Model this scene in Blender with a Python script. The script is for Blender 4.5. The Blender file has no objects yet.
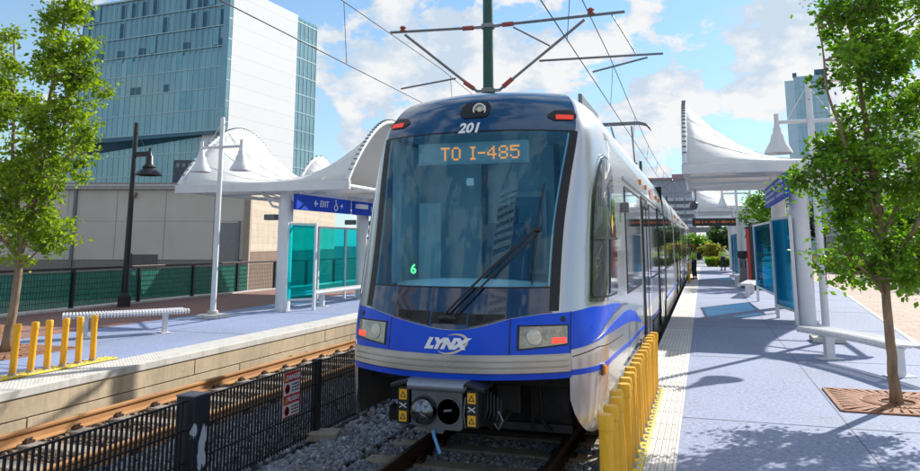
import bpy, math, random
import numpy as np
from mathutils import Vector, Matrix
random.seed(7); RNG = np.random.default_rng(11)
SC = bpy.context.scene
COL = SC.collection
PI = math.pi
def R(d): return math.radians(d)

# ------------------------------------------------------------------ materials
def nmat(name):
    m = bpy.data.materials.new(name); m.use_nodes = True
    nt = m.node_tree; nt.nodes.clear()
    out = nt.nodes.new('ShaderNodeOutputMaterial')
    b = nt.nodes.new('ShaderNodeBsdfPrincipled')
    nt.links.new(b.outputs[0], out.inputs[0])
    return m, nt, b, out
def noise(nt, scale, detail=4, rough=.55, stretch=None, coord='Object', seed=0.0):
    tc = nt.nodes.new('ShaderNodeTexCoord')
    mp = nt.nodes.new('ShaderNodeMapping')
    if stretch: mp.inputs['Scale'].default_value = stretch
    mp.inputs['Location'].default_value = (seed, seed*1.7, seed*.6)
    nt.links.new(tc.outputs[coord], mp.inputs[0])
    n = nt.nodes.new('ShaderNodeTexNoise')
    n.inputs['Scale'].default_value = scale; n.inputs['Detail'].default_value = detail
    n.inputs['Roughness'].default_value = rough
    nt.links.new(mp.outputs[0], n.inputs['Vector'])
    return n.outputs['Fac']
def ramp(nt, fac, stops):
    r = nt.nodes.new('ShaderNodeValToRGB')
    el = r.color_ramp.elements
    while len(el) < len(stops): el.new(.5)
    for e, (p, c) in zip(el, stops):
        e.position = p; e.color = (*c, 1) if len(c) == 3 else c
    nt.links.new(fac, r.inputs[0]); return r.outputs[0]
def mixc(nt, fac, a, b, mode='MIX'):
    m = nt.nodes.new('ShaderNodeMix'); m.data_type = 'RGBA'; m.blend_type = mode
    for s, v in ((m.inputs[0], fac), (m.inputs[6], a), (m.inputs[7], b)):
        if isinstance(v, (int, float)): s.default_value = v
        elif isinstance(v, tuple): s.default_value = (*v, 1)
        else: nt.links.new(v, s)
    return m.outputs[2]
def bump(nt, b, h, strength=.3, dist=.01):
    n = nt.nodes.new('ShaderNodeBump'); n.inputs['Strength'].default_value = strength
    n.inputs['Distance'].default_value = dist
    nt.links.new(h, n.inputs['Height']); nt.links.new(n.outputs[0], b.inputs['Normal'])
def mat(name, c, rough=.5, metal=0, var=.12, scale=6, bmp=0, bscale=40, stretch=None, coat=0, spec=.5):
    """plain paint / metal / stone with a little uneven wear in colour and gloss"""
    m, nt, b, _ = nmat(name)
    f = noise(nt, scale, 5, .6, stretch)
    lo = tuple(max(0, x*(1-var)) for x in c); hi = tuple(min(1, x*(1+var)) for x in c)
    nt.links.new(ramp(nt, f, [(.3, lo), (.7, hi)]), b.inputs['Base Color'])
    rr = ramp(nt, noise(nt, scale*2.3, 4, .6, stretch, seed=3), [(.3, (max(.02, rough*.8),)*3), (.7, (min(1, rough*1.2),)*3)])
    nt.links.new(rr, b.inputs['Roughness'])
    b.inputs['Metallic'].default_value = metal
    b.inputs['Specular IOR Level'].default_value = spec
    b.inputs['Coat Weight'].default_value = coat; b.inputs['Coat Roughness'].default_value = .05
    if bmp: bump(nt, b, noise(nt, bscale, 6, .6), bmp, .01)
    return m
def emit(name, c, s):
    m, nt, b, _ = nmat(name)
    b.inputs['Base Color'].default_value = (*[x*.3 for x in c], 1)
    b.inputs['Emission Color'].default_value = (*c, 1); b.inputs['Emission Strength'].default_value = s
    return m
def glassmat(name, tint, rough=.02, refl=(.9, .9, .9), ior=1.5, body=0.0, bodyc=(.02, .05, .08), top=.8):
    """thin tinted glazing: tinted see-through + mirror by Fresnel (+ some body colour)"""
    m, nt, b, out = nmat(name); nt.nodes.remove(b)
    tr = nt.nodes.new('ShaderNodeBsdfTransparent'); tr.inputs[0].default_value = (*tint, 1)
    gl = nt.nodes.new('ShaderNodeBsdfGlossy'); gl.inputs['Roughness'].default_value = rough
    gl.inputs['Color'].default_value = (*refl, 1)
    lw = nt.nodes.new('ShaderNodeLayerWeight'); lw.inputs[0].default_value = .5      # two-sided Schlick curve
    pw = nt.nodes.new('ShaderNodeMath'); pw.operation = 'POWER'; nt.links.new(lw.outputs['Facing'], pw.inputs[0]); pw.inputs[1].default_value = 4.0
    fr = nt.nodes.new('ShaderNodeMath'); fr.operation = 'MULTIPLY_ADD'; nt.links.new(pw.outputs[0], fr.inputs[0]); fr.inputs[1].default_value = top; fr.inputs[2].default_value = ((ior-1)/(ior+1))**2
    base = tr.outputs[0]
    if body > 0:
        df = nt.nodes.new('ShaderNodeBsdfDiffuse'); df.inputs[0].default_value = (*bodyc, 1)
        mb = nt.nodes.new('ShaderNodeMixShader'); mb.inputs[0].default_value = body
        nt.links.new(tr.outputs[0], mb.inputs[1]); nt.links.new(df.outputs[0], mb.inputs[2]); base = mb.outputs[0]
    mx = nt.nodes.new('ShaderNodeMixShader')
    nt.links.new(fr.outputs[0], mx.inputs[0]); nt.links.new(base, mx.inputs[1]); nt.links.new(gl.outputs[0], mx.inputs[2])
    nt.links.new(mx.outputs[0], out.inputs[0])
    return m
def leafmat(name, dark, light, trans):
    m, nt, b, out = nmat(name)
    f = noise(nt, 9, 3, .7)
    at = nt.nodes.new('ShaderNodeAttribute'); at.attribute_name = 'tone'
    ad = nt.nodes.new('ShaderNodeMath'); ad.operation = 'MULTIPLY_ADD'
    nt.links.new(at.outputs['Fac'], ad.inputs[0]); ad.inputs[1].default_value = .75
    sb = nt.nodes.new('ShaderNodeMath'); sb.operation = 'MULTIPLY'; nt.links.new(f, sb.inputs[0]); sb.inputs[1].default_value = .3
    nt.links.new(sb.outputs[0], ad.inputs[2])
    c = ramp(nt, ad.outputs[0], [(.05, dark), (.95, light)])
    nt.links.new(c, b.inputs['Base Color']); b.inputs['Roughness'].default_value = .45
    t = nt.nodes.new('ShaderNodeBsdfTranslucent')
    mm = mixc(nt, 1.0, c, trans, 'MULTIPLY')
    nt.links.new(mm, t.inputs[0])
    mx = nt.nodes.new('ShaderNodeMixShader'); mx.inputs[0].default_value = .52
    nt.links.new(b.outputs[0], mx.inputs[1]); nt.links.new(t.outputs[0], mx.inputs[2]); nt.links.new(mx.outputs[0], out.inputs[0])
    return m

M = {}
M['silver'] = mat('silver_paint', (.52, .53, .55), .24, .5, .03, 2, coat=.4)
M['white'] = mat('white_paint', (.74, .75, .76), .38, 0, .05, 3)
M['whitebench'] = mat('white_powder_coat', (.72, .73, .75), .4, 0, .06, 8)
M['fabric'] = mat('white_membrane', (.80, .79, .77), .6, 0, .05, 1.5, .1, 30)
def fabricmat():
    m, nt, b, out = nmat('white_membrane')
    f = noise(nt, 1.2, 5, .6)
    c = ramp(nt, f, [(.3, (.82, .82, .80)), (.7, (.88, .88, .87))])
    nt.links.new(c, b.inputs['Base Color']); b.inputs['Roughness'].default_value = .6
    bump(nt, b, noise(nt, 1.1, 4, .5, (1, 2.2, 1)), .35, .06)
    t = nt.nodes.new('ShaderNodeBsdfTranslucent'); t.inputs[0].default_value = (.88, .78, .58, 1)
    mx = nt.nodes.new('ShaderNodeMixShader'); mx.inputs[0].default_value = .17
    nt.links.new(b.outputs[0], mx.inputs[1]); nt.links.new(t.outputs[0], mx.inputs[2]); nt.links.new(mx.outputs[0], out.inputs[0])
    return m
M['fabric'] = fabricmat()
M['black'] = mat('black_paint', (.016, .017, .020), .42, 0, .25, 8)
M['blacksteel'] = mat('black_fence_coat', (.014, .015, .018), .38, 0, .2, 10)
M['rubber'] = mat('black_rubber', (.012, .012, .013), .7, 0, .2, 9)
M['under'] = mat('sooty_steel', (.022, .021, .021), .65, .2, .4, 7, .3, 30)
M['grey'] = mat('grey_steel', (.16, .17, .19), .4, .6, .18, 9, .1, 60)
M['chrome'] = mat('bright_trim', (.72, .73, .74), .14, 1, .05, 6)
M['blue'] = mat('deep_blue_paint', (.002, .075, .68), .34, 0, .05, 3, coat=.1, spec=.3)
M['bluedark'] = mat('midnight_blue_paint', (.005, .060, .15), .14, 0, .12, 3, coat=.5, spec=.5)
M['mask'] = mat('dark_mask_gloss', (.003, .026, .075), .07, 0, .2, 5, coat=.8, spec=.6)
M['gasket'] = mat('black_gasket', (.006, .006, .007), .5, 0, .2, 7)
def scuffed():
    m, nt, b, _ = nmat('scuffed_yellow_plastic')
    tc = nt.nodes.new('ShaderNodeTexCoord'); sp = nt.nodes.new('ShaderNodeSeparateXYZ'); nt.links.new(tc.outputs['Object'], sp.inputs[0])
    oi = nt.nodes.new('ShaderNodeObjectInfo')
    base = ramp(nt, noise(nt, 9, 5, .6, coord='Generated'), [(.3, (.78, .36, .004)), (.7, (.90, .47, .006))])
    base = mixc(nt, ramp(nt, oi.outputs['Random'], [(0, (0, 0, 0)), (1, (.22, .22, .22))]), base, (.82, .50, .06))
    sc = ramp(nt, noise(nt, 22, 5, .75, (1, 1, .25)), [(.62, (0, 0, 0)), (.70, (.55, .55, .55))])
    base = mixc(nt, sc, base, (.30, .19, .05))
    lowz = nt.nodes.new('ShaderNodeMapRange'); lowz.inputs[1].default_value = .22; lowz.inputs[2].default_value = .04; nt.links.new(sp.outputs[2], lowz.inputs[0])
    mm = nt.nodes.new('ShaderNodeMath'); mm.operation = 'MULTIPLY'; nt.links.new(lowz.outputs[0], mm.inputs[0]); mm.inputs[1].default_value = .45
    base = mixc(nt, mm.outputs[0], base, (.22, .15, .06))
    nt.links.new(base, b.inputs['Base Color']); b.inputs['Roughness'].default_value = .5
    return m
M['yellow'] = scuffed()
M['yellowpaint'] = mat('yellow_base_paint', (.80, .58, .03), .5, 0, .10, 9)
M['signblue'] = mat('sign_blue', (.006, .060, .52), .6, 0, .06, 4, spec=.2)
M['signwhite'] = mat('sign_white', (.88, .88, .88), .45, 0, .04, 9)
M['signred'] = mat('sign_red', (.62, .03, .03), .45, 0, .08, 9)
M['ink'] = mat('ink_black', (.02, .02, .02), .5, 0, .1, 9)
M['tan'] = mat('logo_tan', (.72, .58, .40), .4, 0, .05, 9)
M['green'] = mat('green_pole_paint', (.018, .085, .062), .4, 0, .12, 5)
M['galv'] = mat('galvanised_steel', (.22, .23, .24), .42, .7, .15, 8)
M['insul'] = mat('red_insulator', (.34, .075, .06), .4, 0, .1, 9)
M['wire'] = mat('dark_wire', (.06, .06, .065), .5, .4, .1, 9)
M['amber'] = mat('amber_lens', (.85, .26, .02), .2, 0, .05, 9)
M['redlens'] = emit('red_lamp', (1, .07, .04), 1.0)
M['reddull'] = emit('dull_red_lamp', (.75, .05, .03), .55)
M['orangeled'] = emit('orange_led', (1, .30, .05), .85)
M['dimled'] = emit('dim_orange_led', (1, .25, .05), .13)
M['greenled'] = emit('green_led', (.15, 1, .3), 1.0)
M['lens'] = mat('clear_lens', (.62, .58, .47), .22, .2, .25, 25, coat=.5)
M['lensdull'] = mat('dull_lens', (.36, .31, .23), .16, .3, .35, 18, coat=.8)
M['skin'] = mat('skin', (.30, .17, .11), .5, 0, .08, 9)
M['vest'] = mat('hi_vis_lime', (.62, .98, .06), .6, 0, .08, 9)
M['navy'] = mat('navy_cloth', (.02, .025, .04), .8, 0, .2, 12)
M['orangecloth'] = mat('orange_cloth', (.8, .12, .03), .7, 0, .1, 12)
M['interior'] = mat('cab_lining', (.55, .74, .80), .6, 0, .1, 4)
M['interiordark'] = mat('cab_dash', (.03, .045, .06), .6, 0, .2, 6)
M['seat'] = mat('seat_cloth', (.05, .08, .12), .7, 0, .2, 10)
M['redpanel'] = mat('red_panel', (.55, .02, .02), .4, 0, .08, 5)
M['bark'] = mat('bark', (.27, .185, .115), .85, 0, .4, 14, .8, 30, (1, 1, .25))
M['leafR'] = leafmat('leaf_mid_green', (.026, .095, .006), (.21, .38, .024), (1.35, 1.5, .5))
M['leafL'] = leafmat('leaf_yellow_green', (.055, .135, .008), (.34, .46, .028), (1.35, 1.4, .5))
M['leafF'] = leafmat('leaf_dark_green', (.012, .045, .008), (.06, .13, .02), (1, 1.2, .5))
M['leafY'] = leafmat('leaf_straw', (.10, .13, .02), (.46, .42, .09), (1.2, 1.2, .6))
M['windshield'] = glassmat('blue_tinted_windshield', (.66, .94, 1.0), .010, (.62, .86, 1.0), 1.62, .10, (.003, .16, .36), .7)
M['sideglass'] = glassmat('dark_side_glass', (.10, .12, .13), .02, (.9, .9, .9), 1.65, .35, (.008, .010, .012))
M['teal'] = glassmat('teal_glass', (.16, .88, .90), .03, (.6, .8, .8), 1.4, .10, (.0, .34, .38), .35)
M['tealdark'] = glassmat('deep_blue_glass', (.06, .60, .80), .05, (.35, .6, .75), 1.3, .20, (.0, .09, .20), .25)

def concrete(name, c, joint=None, stain=.25, rough=.85):
    m, nt, b, _ = nmat(name)
    f1 = noise(nt, .8, 6, .65); f2 = noise(nt, 14, 5, .6, seed=2); f3 = noise(nt, 2.2, 5, .7, (2.2, 2.2, .35), seed=5)
    lo = tuple(x*(1-stain) for x in c); hi = tuple(min(1, x*(1+stain*.5)) for x in c)
    a = ramp(nt, f1, [(.3, lo), (.68, hi)])
    a = mixc(nt, .35, a, ramp(nt, f2, [(.3, tuple(x*.75 for x in c)), (.7, tuple(min(1, x*1.15) for x in c))]))
    a = mixc(nt, ramp(nt, f3, [(.48, (0, 0, 0)), (.72, (.7, .7, .7))]), a, tuple(x*.55 for x in c))
    nt.links.new(a, b.inputs['Base Color']); b.inputs['Roughness'].default_value = rough
    bump(nt, b, f2, .25, .01)
    return m
M['wall'] = concrete('platform_concrete', (.56, .45, .31), stain=.42)
M['coping'] = concrete('pale_coping', (.62, .60, .56), stain=.12)
M['tie'] = concrete('tie_concrete', (.36, .31, .25), stain=.3)
M['lowblock'] = mat('grey_render', (.60, .54, .465), .85, 0, .07, .5, .1, 20)
M['ground'] = concrete('asphalt', (.10, .10, .10))
M['farconc'] = concrete('far_concrete', (.30, .31, .33), stain=.12)
def deckmat(name, c1, c2, rough=.8):
    """blue exposed aggregate deck: speckles of blue and pale stone in large faint drifts, with worn soiled runs"""
    m, nt, b, _ = nmat(name)
    f1 = noise(nt, 70, 2, .6); f2 = noise(nt, .9, 5, .65, (1, .4, 1), seed=4); f3 = noise(nt, 20, 4, .7, seed=9)
    a = ramp(nt, f1, [(.36, c1), (.62, c2)])
    a = mixc(nt, .5, a, ramp(nt, f3, [(.36, c1), (.66, c2)]))
    a = mixc(nt, ramp(nt, f2, [(.42, (0, 0, 0)), (.68, (.6, .6, .6))]), a, tuple(.5*(x+y)*1.18 for x, y in zip(c1, c2)))
    a = mixc(nt, ramp(nt, noise(nt, .35, 4, .6, seed=7), [(.5, (0, 0, 0)), (.75, (.35, .35, .35))]), a, (.20, .20, .20))
    a = mixc(nt, ramp(nt, noise(nt, 7, 2, .5, seed=13), [(.69, (0, 0, 0)), (.73, (.45, .45, .45))]), a, (.12, .12, .13))   # gum and oil spots
    nt.links.new(a, b.inputs['Base Color']); b.inputs['Roughness'].default_value = rough
    bump(nt, b, f1, .2, .004)
    return m
M['deck'] = deckmat('blue_aggregate', (.06, .105, .28), (.43, .465, .56))
M['deckL'] = deckmat('blue_aggregate_deep', (.07, .12, .32), (.40, .45, .58))
def brickmat(name, c1, c2, mortar, w, h, ms=.012, off=.5, rot=0, axis=None, bumpy=.3, mott=.62):
    m, nt, b, _ = nmat(name)
    tc = nt.nodes.new('ShaderNodeTexCoord'); mp = nt.nodes.new('ShaderNodeMapping')
    if axis: mp.inputs['Rotation'].default_value = axis
    nt.links.new(tc.outputs['Object'], mp.inputs[0])
    br = nt.nodes.new('ShaderNodeTexBrick'); br.offset = off
    br.inputs['Scale'].default_value = 1; br.inputs['Brick Width'].default_value = w; br.inputs['Row Height'].default_value = h
    br.inputs['Mortar Size'].default_value = ms; br.inputs['Color1'].default_value = (*c1, 1)
    br.inputs['Color2'].default_value = (*c2, 1); br.inputs['Mortar'].default_value = (*mortar, 1)
    nt.links.new(mp.outputs[0], br.inputs['Vector'])
    f = noise(nt, 1.3, 5, .6)
    c = mixc(nt, .5, br.outputs['Color'], ramp(nt, f, [(.3, (mott, mott, mott)), (.7, (1, 1, 1))]), 'MULTIPLY')
    nt.links.new(c, b.inputs['Base Color']); b.inputs['Roughness'].default_value = .85
    bump(nt, b, br.outputs['Fac'], -bumpy, .004)
    return m
M['brick'] = brickmat('red_brick_paving', (.36, .17, .125), (.28, .135, .11), (.20, .14, .12), .22, .11, .008)
M['paver'] = brickmat('beige_paving', (.56, .44, .37), (.48, .37, .31), (.30, .24, .21), .6, .3, .012)
M['block'] = brickmat('cream_block', (.62, .51, .39), (.55, .46, .36), (.45, .37, .29), .8, .4, .012, axis=(R(90), 0, 0))
def tactilemat():
    m, nt, b, _ = nmat('tactile_paving')
    f = noise(nt, 1.1, 6, .7); g = noise(nt, 16, 4, .6, seed=3)
    a = ramp(nt, f, [(.3, (.60, .585, .56)), (.7, (.73, .715, .69))])
    a = mixc(nt, ramp(nt, g, [(.52, (0, 0, 0)), (.75, (.5, .5, .5))]), a, (.40, .35, .29))
    nt.links.new(a, b.inputs['Base Color']); b.inputs['Roughness'].default_value = .75
    return m
M['tactile'] = tactilemat()
def rustmat():
    m, nt, b, _ = nmat('rusty_rail')
    f = noise(nt, 5, 6, .7, (1, .25, 1))
    nt.links.new(ramp(nt, f, [(.3, (.34, .155, .055)), (.7, (.52, .28, .105))]), b.inputs['Base Color'])
    b.inputs['Roughness'].default_value = .7; bump(nt, b, noise(nt, 60, 4), .3, .003)
    return m
M['rust'] = rustmat()
M['raildark'] = mat('brown_rail', (.075, .042, .028), .55, .3, .35, 9)
M['railtop'] = mat('worn_rail_head', (.20, .17, .15), .32, .8, .2, 12)
M['grate'] = mat('rusty_grate', (.30, .14, .08), .8, .1, .25, 9, .3, 50)
def stonemat():
    m, nt, b, _ = nmat('ballast_stone')
    at = nt.nodes.new('ShaderNodeAttribute'); at.attribute_name = 'tone'
    c = ramp(nt, at.outputs['Fac'], [(0, (.11, .135, .17)), (.6, (.28, .32, .375)), (1, (.52, .55, .58))])
    c = mixc(nt, ramp(nt, noise(nt, 2.2, 5, .7), [(.45, (0, 0, 0)), (.7, (.6, .6, .6))]), c, (.17, .13, .10))
    nt.links.new(c, b.inputs['Base Color'])
    b.inputs['Roughness'].default_value = .75; bump(nt, b, noise(nt, 60, 4), .3, .004)
    return m
M['stone'] = stonemat()
def stonerust():
    m, nt, b, _ = nmat('rusty_ballast_stone')
    at = nt.nodes.new('ShaderNodeAttribute'); at.attribute_name = 'tone'
    nt.links.new(ramp(nt, at.outputs['Fac'], [(0, (.09, .055, .035)), (.6, (.26, .17, .11)), (1, (.42, .34, .26))]), b.inputs['Base Color'])
    b.inputs['Roughness'].default_value = .85; return m
M['stonerust'] = stonerust()
M['ballastbase'] = mat('ballast_bed', (.09, .10, .115), .9, 0, .4, 30, .8, 40)
def meshgreen():
    return mat('green_privacy_slat', (.02, .27, .19), .5, 0, .25, 6)
M['slat'] = meshgreen()
def towerglass(name, c1, c2, w, h):
    m, nt, b, _ = nmat(name)
    tc = nt.nodes.new('ShaderNodeTexCoord')
    br = nt.nodes.new('ShaderNodeTexBrick'); br.offset = 0
    br.inputs['Scale'].default_value = 1; br.inputs['Brick Width'].default_value = w; br.inputs['Row Height'].default_value = h
    br.inputs['Mortar Size'].default_value = 0.0; br.inputs['Color1'].default_value = (*c1, 1); br.inputs['Color2'].default_value = (*c2, 1)
    br.inputs['Bias'].default_value = -.2
    mp = nt.nodes.new('ShaderNodeMapping'); mp.inputs['Rotation'].default_value = (R(90), 0, 0)
    nt.links.new(tc.outputs['Object'], mp.inputs[0]); nt.links.new(mp.outputs[0], br.inputs['Vector'])
    f = noise(nt, .06, 4, .6)
    c = mixc(nt, .6, br.outputs['Color'], ramp(nt, f, [(.35, (.7, .7, .75)), (.65, (1, 1, 1))]), 'MULTIPLY')
    nt.links.new(c, b.inputs['Base Color'])
    b.inputs['Roughness'].default_value = .12; b.inputs['Metallic'].default_value = .25
    b.inputs['Specular IOR Level'].default_value = .7
    return m
M['towerglass'] = towerglass('curtain_wall_glass', (.20, .37, .39), (.26, .45, .46), 1.55, 4.2)
M['towerglassside'] = towerglass('curtain_wall_side_glass', (.20, .34, .36), (.27, .42, .44), 1.55, 4.2)
M['towerdark'] = mat('tower_dark_window', (.03, .10, .14), .12, .2, .2, 1)
M['mullion'] = mat('tower_mullion', (.36, .48, .50), .4, .3, .1, 1)
M['towerwhite'] = brickmat('white_tower_panel', (.78, .78, .78), (.75, .755, .76), (.60, .61, .62), 3.1, 4.2, .05, 0, axis=(R(90), 0, R(90)), bumpy=.05, mott=.93)

# ------------------------------------------------------------------ mesh helpers
def wloc(o):
    v = Vector((0, 0, 0))
    while o is not None:
        v = v + o.location; o = o.parent
    return v
class MB:
    def __init__(s): s.v = []; s.f = []
    def add(s, vs, fs):
        k = len(s.v); s.v += [tuple(p) for p in vs]; s.f += [tuple(i+k for i in f) for f in fs]; return s
    def box(s, x0, x1, y0, y1, z0, z1):
        return s.add([(x0,y0,z0),(x1,y0,z0),(x1,y1,z0),(x0,y1,z0),(x0,y0,z1),(x1,y0,z1),(x1,y1,z1),(x0,y1,z1)],
            [(0,3,2,1),(4,5,6,7),(0,1,5,4),(1,2,6,5),(2,3,7,6),(3,0,4,7)])
    def obox(s, c, ax, ay, az, hx, hy, hz):
        c = Vector(c); ax, ay, az = Vector(ax).normalized()*hx, Vector(ay).normalized()*hy, Vector(az).normalized()*hz
        vs = [c+i*ax+j*ay+k*az for k in (-1,1) for i,j in ((-1,-1),(1,-1),(1,1),(-1,1))]
        return s.add(vs, [(0,3,2,1),(4,5,6,7),(0,1,5,4),(1,2,6,5),(2,3,7,6),(3,0,4,7)])
    def bar(s, a, b, w, h, up=(0,0,1)):
        a, b = Vector(a), Vector(b); d = (b-a); L = d.length; d.normalize()
        u = Vector(up); sx = d.cross(u)
        if sx.length < 1e-4: u = Vector((0,1,0)); sx = d.cross(u)
        sx.normalize(); u = sx.cross(d)
        return s.obox((a+b)/2, sx, d, u, w/2, L/2, h/2)
    def tube(s, pts, r, n=8, caps=True):
        pts = [Vector(p) for p in pts]; m = len(pts)
        rs = r if isinstance(r, (list, tuple)) else [r]*m
        k = len(s.v); ref = None
        for i, p in enumerate(pts):
            d = (pts[min(i+1, m-1)]-pts[max(i-1, 0)]).normalized()
            if ref is None:
                ref = Vector((0,0,1)) if abs(d.z) < .9 else Vector((1,0,0))
            a = d.cross(ref)
            if a.length < 1e-3: a = d.cross(Vector((1,.3,.2)))
            a.normalize(); b = a.cross(d).normalized(); ref = b
            for j in range(n):
                t = 2*PI*j/n; s.v.append(tuple(p+rs[i]*(math.cos(t)*a+math.sin(t)*b)))
        for i in range(m-1):
            for j in range(n):
                j2 = (j+1) % n
                s.f.append((k+i*n+j, k+(i+1)*n+j, k+(i+1)*n+j2, k+i*n+j2))
        if caps:
            s.f.append(tuple(k+j for j in range(n))); s.f.append(tuple(k+(m-1)*n+j for j in reversed(range(n))))
        return s
    def lathe(s, c, prof, n=20, axis='z'):
        k = len(s.v); c = Vector(c)
        for r, h in prof:
            for j in range(n):
                t = 2*PI*j/n; p, q = r*math.cos(t), r*math.sin(t)
                if axis == 'z': o = (p, q, h)
                elif axis == 'y': o = (p, h, q)
                else: o = (h, p, q)
                s.v.append(tuple(c+Vector(o)))
        for i in range(len(prof)-1):
            for j in range(n):
                j2 = (j+1) % n; s.f.append((k+i*n+j, k+i*n+j2, k+(i+1)*n+j2, k+(i+1)*n+j))
        if prof[0][0] > 1e-4: s.f.append(tuple(k+j for j in reversed(range(n))))
        if prof[-1][0] > 1e-4: s.f.append(tuple(k+(len(prof)-1)*n+j for j in range(n)))
        return s
    def prism(s, poly, fn, d0, d1):
        """2-D polygon extruded: fn(p, q, d) -> xyz"""
        n = len(poly)
        return s.add([fn(p, q, d0) for p, q in poly]+[fn(p, q, d1) for p, q in poly],
            [tuple(reversed(range(n))), tuple(range(n, 2*n))]+[(i, (i+1) % n, n+(i+1) % n, n+i) for i in range(n)])
    def grid(s, fn, us, vs):
        k = len(s.v); nv = len(vs)
        for u in us:
            for v in vs: s.v.append(tuple(fn(u, v)))
        for i in range(len(us)-1):
            for j in range(nv-1):
                s.f.append((k+i*nv+j, k+(i+1)*nv+j, k+(i+1)*nv+j+1, k+i*nv+j+1))
        return s
    def build(s, name, m, parent=None, smooth=False, bevel=0, recalc=True, seg=2):
        me = bpy.data.meshes.new(name)
        off = wloc(parent) if parent is not None else Vector((0,0,0))
        me.from_pydata([tuple(Vector(p)-off) for p in s.v], [], s.f)
        me.materials.append(m if not isinstance(m, str) else M[m])
        if recalc:
            import bmesh
            bm = bmesh.new(); bm.from_mesh(me); bmesh.ops.recalc_face_normals(bm, faces=bm.faces); bm.to_mesh(me); bm.free()
        if smooth:
            for p in me.polygons: p.use_smooth = True
            if smooth != 'all': me.set_sharp_from_angle(angle=R(40))
        o = bpy.data.objects.new(name, me); COL.objects.link(o)
        if parent is not None: o.parent = parent
        if bevel:
            b = o.modifiers.new('bevel', 'BEVEL'); b.width = bevel; b.segments = seg; b.limit_method = 'ANGLE'; b.angle_limit = R(50)
        return o
def tag(o, label=None, cat=None, group=None, kind=None):
    if label: o['label'] = label
    if cat: o['category'] = cat
    if group: o['group'] = group
    if kind: o['kind'] = kind
    return o
def thing(name, label, cat, loc=(0,0,0), group=None, rz=0):
    o = bpy.data.objects.new(name, None); COL.objects.link(o); o.location = loc; o.rotation_euler = (0, 0, rz)
    o.empty_display_size = .2
    return tag(o, label, cat, group)
def kids(o): return [c for c in bpy.data.objects if c.parent == o]
def copy_tree(o, loc=None, label=None, rz=None, parent=None, scale=None):
    c = o.copy(); COL.objects.link(c); c.parent = parent
    if loc is not None: c.location = loc
    if rz is not None: c.rotation_euler = (0, 0, rz)
    if scale is not None: c.scale = scale
    if label: c['label'] = label
    for k in kids(o): copy_tree(k, parent=c)
    return c
def struct(o): o['kind'] = 'structure'; return o

def text_geo(body, size, shear=0, bold=0, align='CENTER', spacing=1.0):
    cu = bpy.data.curves.new('txt', 'FONT'); cu.body = body; cu.size = size; cu.shear = shear; cu.offset = bold
    cu.align_x = align; cu.align_y = 'CENTER'; cu.resolution_u = 3; cu.space_character = spacing
    ob = bpy.data.objects.new('txt', cu); COL.objects.link(ob)
    dg = bpy.context.evaluated_depsgraph_get(); dg.update()
    me = bpy.data.meshes.new_from_object(ob.evaluated_get(dg))
    vs = [(v.co.x, v.co.y) for v in me.vertices]; fs = [tuple(p.vertices) for p in me.polygons]
    bpy.data.objects.remove(ob); bpy.data.curves.remove(cu); bpy.data.meshes.remove(me)
    return vs, fs
def text_flat(name, body, size, origin, ax, ay, m, parent, shear=0, bold=0, align='CENTER', depth=.003, sx=1):
    vs, fs = text_geo(body, size, shear, bold, align)
    o, ax, ay = Vector(origin), Vector(ax).normalized(), Vector(ay).normalized(); n = ax.cross(ay)
    b = MB(); b.add([o+ax*x*sx+ay*y+n*depth for x, y in vs], fs)
    return b.build(name, m, parent, recalc=False)

# ------------------------------------------------------------------ camera
cd = bpy.data.cameras.new('camera'); cam = bpy.data.objects.new('camera', cd); COL.objects.link(cam)
cam.location = (0, 0, 1.8); cam.rotation_euler = (R(90+9.1356), 0, R(17.9634))
cd.sensor_width = 36; cd.lens = 740/920*36; cd.shift_y = -109.5/920; cd.clip_end = 3000; cd.clip_start = .05
SC.camera = cam

# ------------------------------------------------------------------ light
SUN_AZ = math.atan2(.478, .878)         # from +Y towards +X
SUN_EL = R(33.5)
sd = bpy.data.lights.new('sun', 'SUN'); sun = bpy.data.objects.new('sun', sd); COL.objects.link(sun)
sd.energy = 4.6; sd.angle = R(.53); sd.color = (1, .95, .86)
dirv = Vector((math.sin(SUN_AZ)*math.cos(SUN_EL), math.cos(SUN_AZ)*math.cos(SUN_EL), math.sin(SUN_EL)))
sun.rotation_euler = dirv.to_track_quat('Z', 'Y').to_euler()
W = bpy.data.worlds.new('World'); SC.world = W; W.use_nodes = True
nt = W.node_tree; nt.nodes.clear()
wo = nt.nodes.new('ShaderNodeOutputWorld'); bg = nt.nodes.new('ShaderNodeBackground'); bg.inputs['Strength'].default_value = .12
sky = nt.nodes.new('ShaderNodeTexSky'); sky.sky_type = 'NISHITA'; sky.sun_disc = False
sky.sun_elevation = SUN_EL; sky.sun_rotation = SUN_AZ; sky.air_density = 1.0; sky.dust_density = .3; sky.ozone_density = 2.5
tc = nt.nodes.new('ShaderNodeTexCoord'); sep = nt.nodes.new('ShaderNodeSeparateXYZ'); nt.links.new(tc.outputs['Generated'], sep.inputs[0])
def mth(op, a, b=None, c=None):
    n = nt.nodes.new('ShaderNodeMath'); n.operation = op
    for i, v in enumerate((a, b, c)):
        if v is None: continue
        if isinstance(v, (int, float)): n.inputs[i].default_value = v
        else: nt.links.new(v, n.inputs[i])
    return n.outputs[0]
zc = mth('MAXIMUM', sep.outputs[2], .0)
den = mth('ADD', zc, .55)
cx = mth('DIVIDE', sep.outputs[0], den); cy = mth('DIVIDE', sep.outputs[1], den)
def skyvec(z, dx=0, dy=0):
    c = nt.nodes.new('ShaderNodeCombineXYZ'); nt.links.new(mth('ADD', cx, dx), c.inputs[0]); nt.links.new(mth('ADD', cy, dy), c.inputs[1]); c.inputs[2].default_value = z
    return c.outputs[0]
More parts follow.
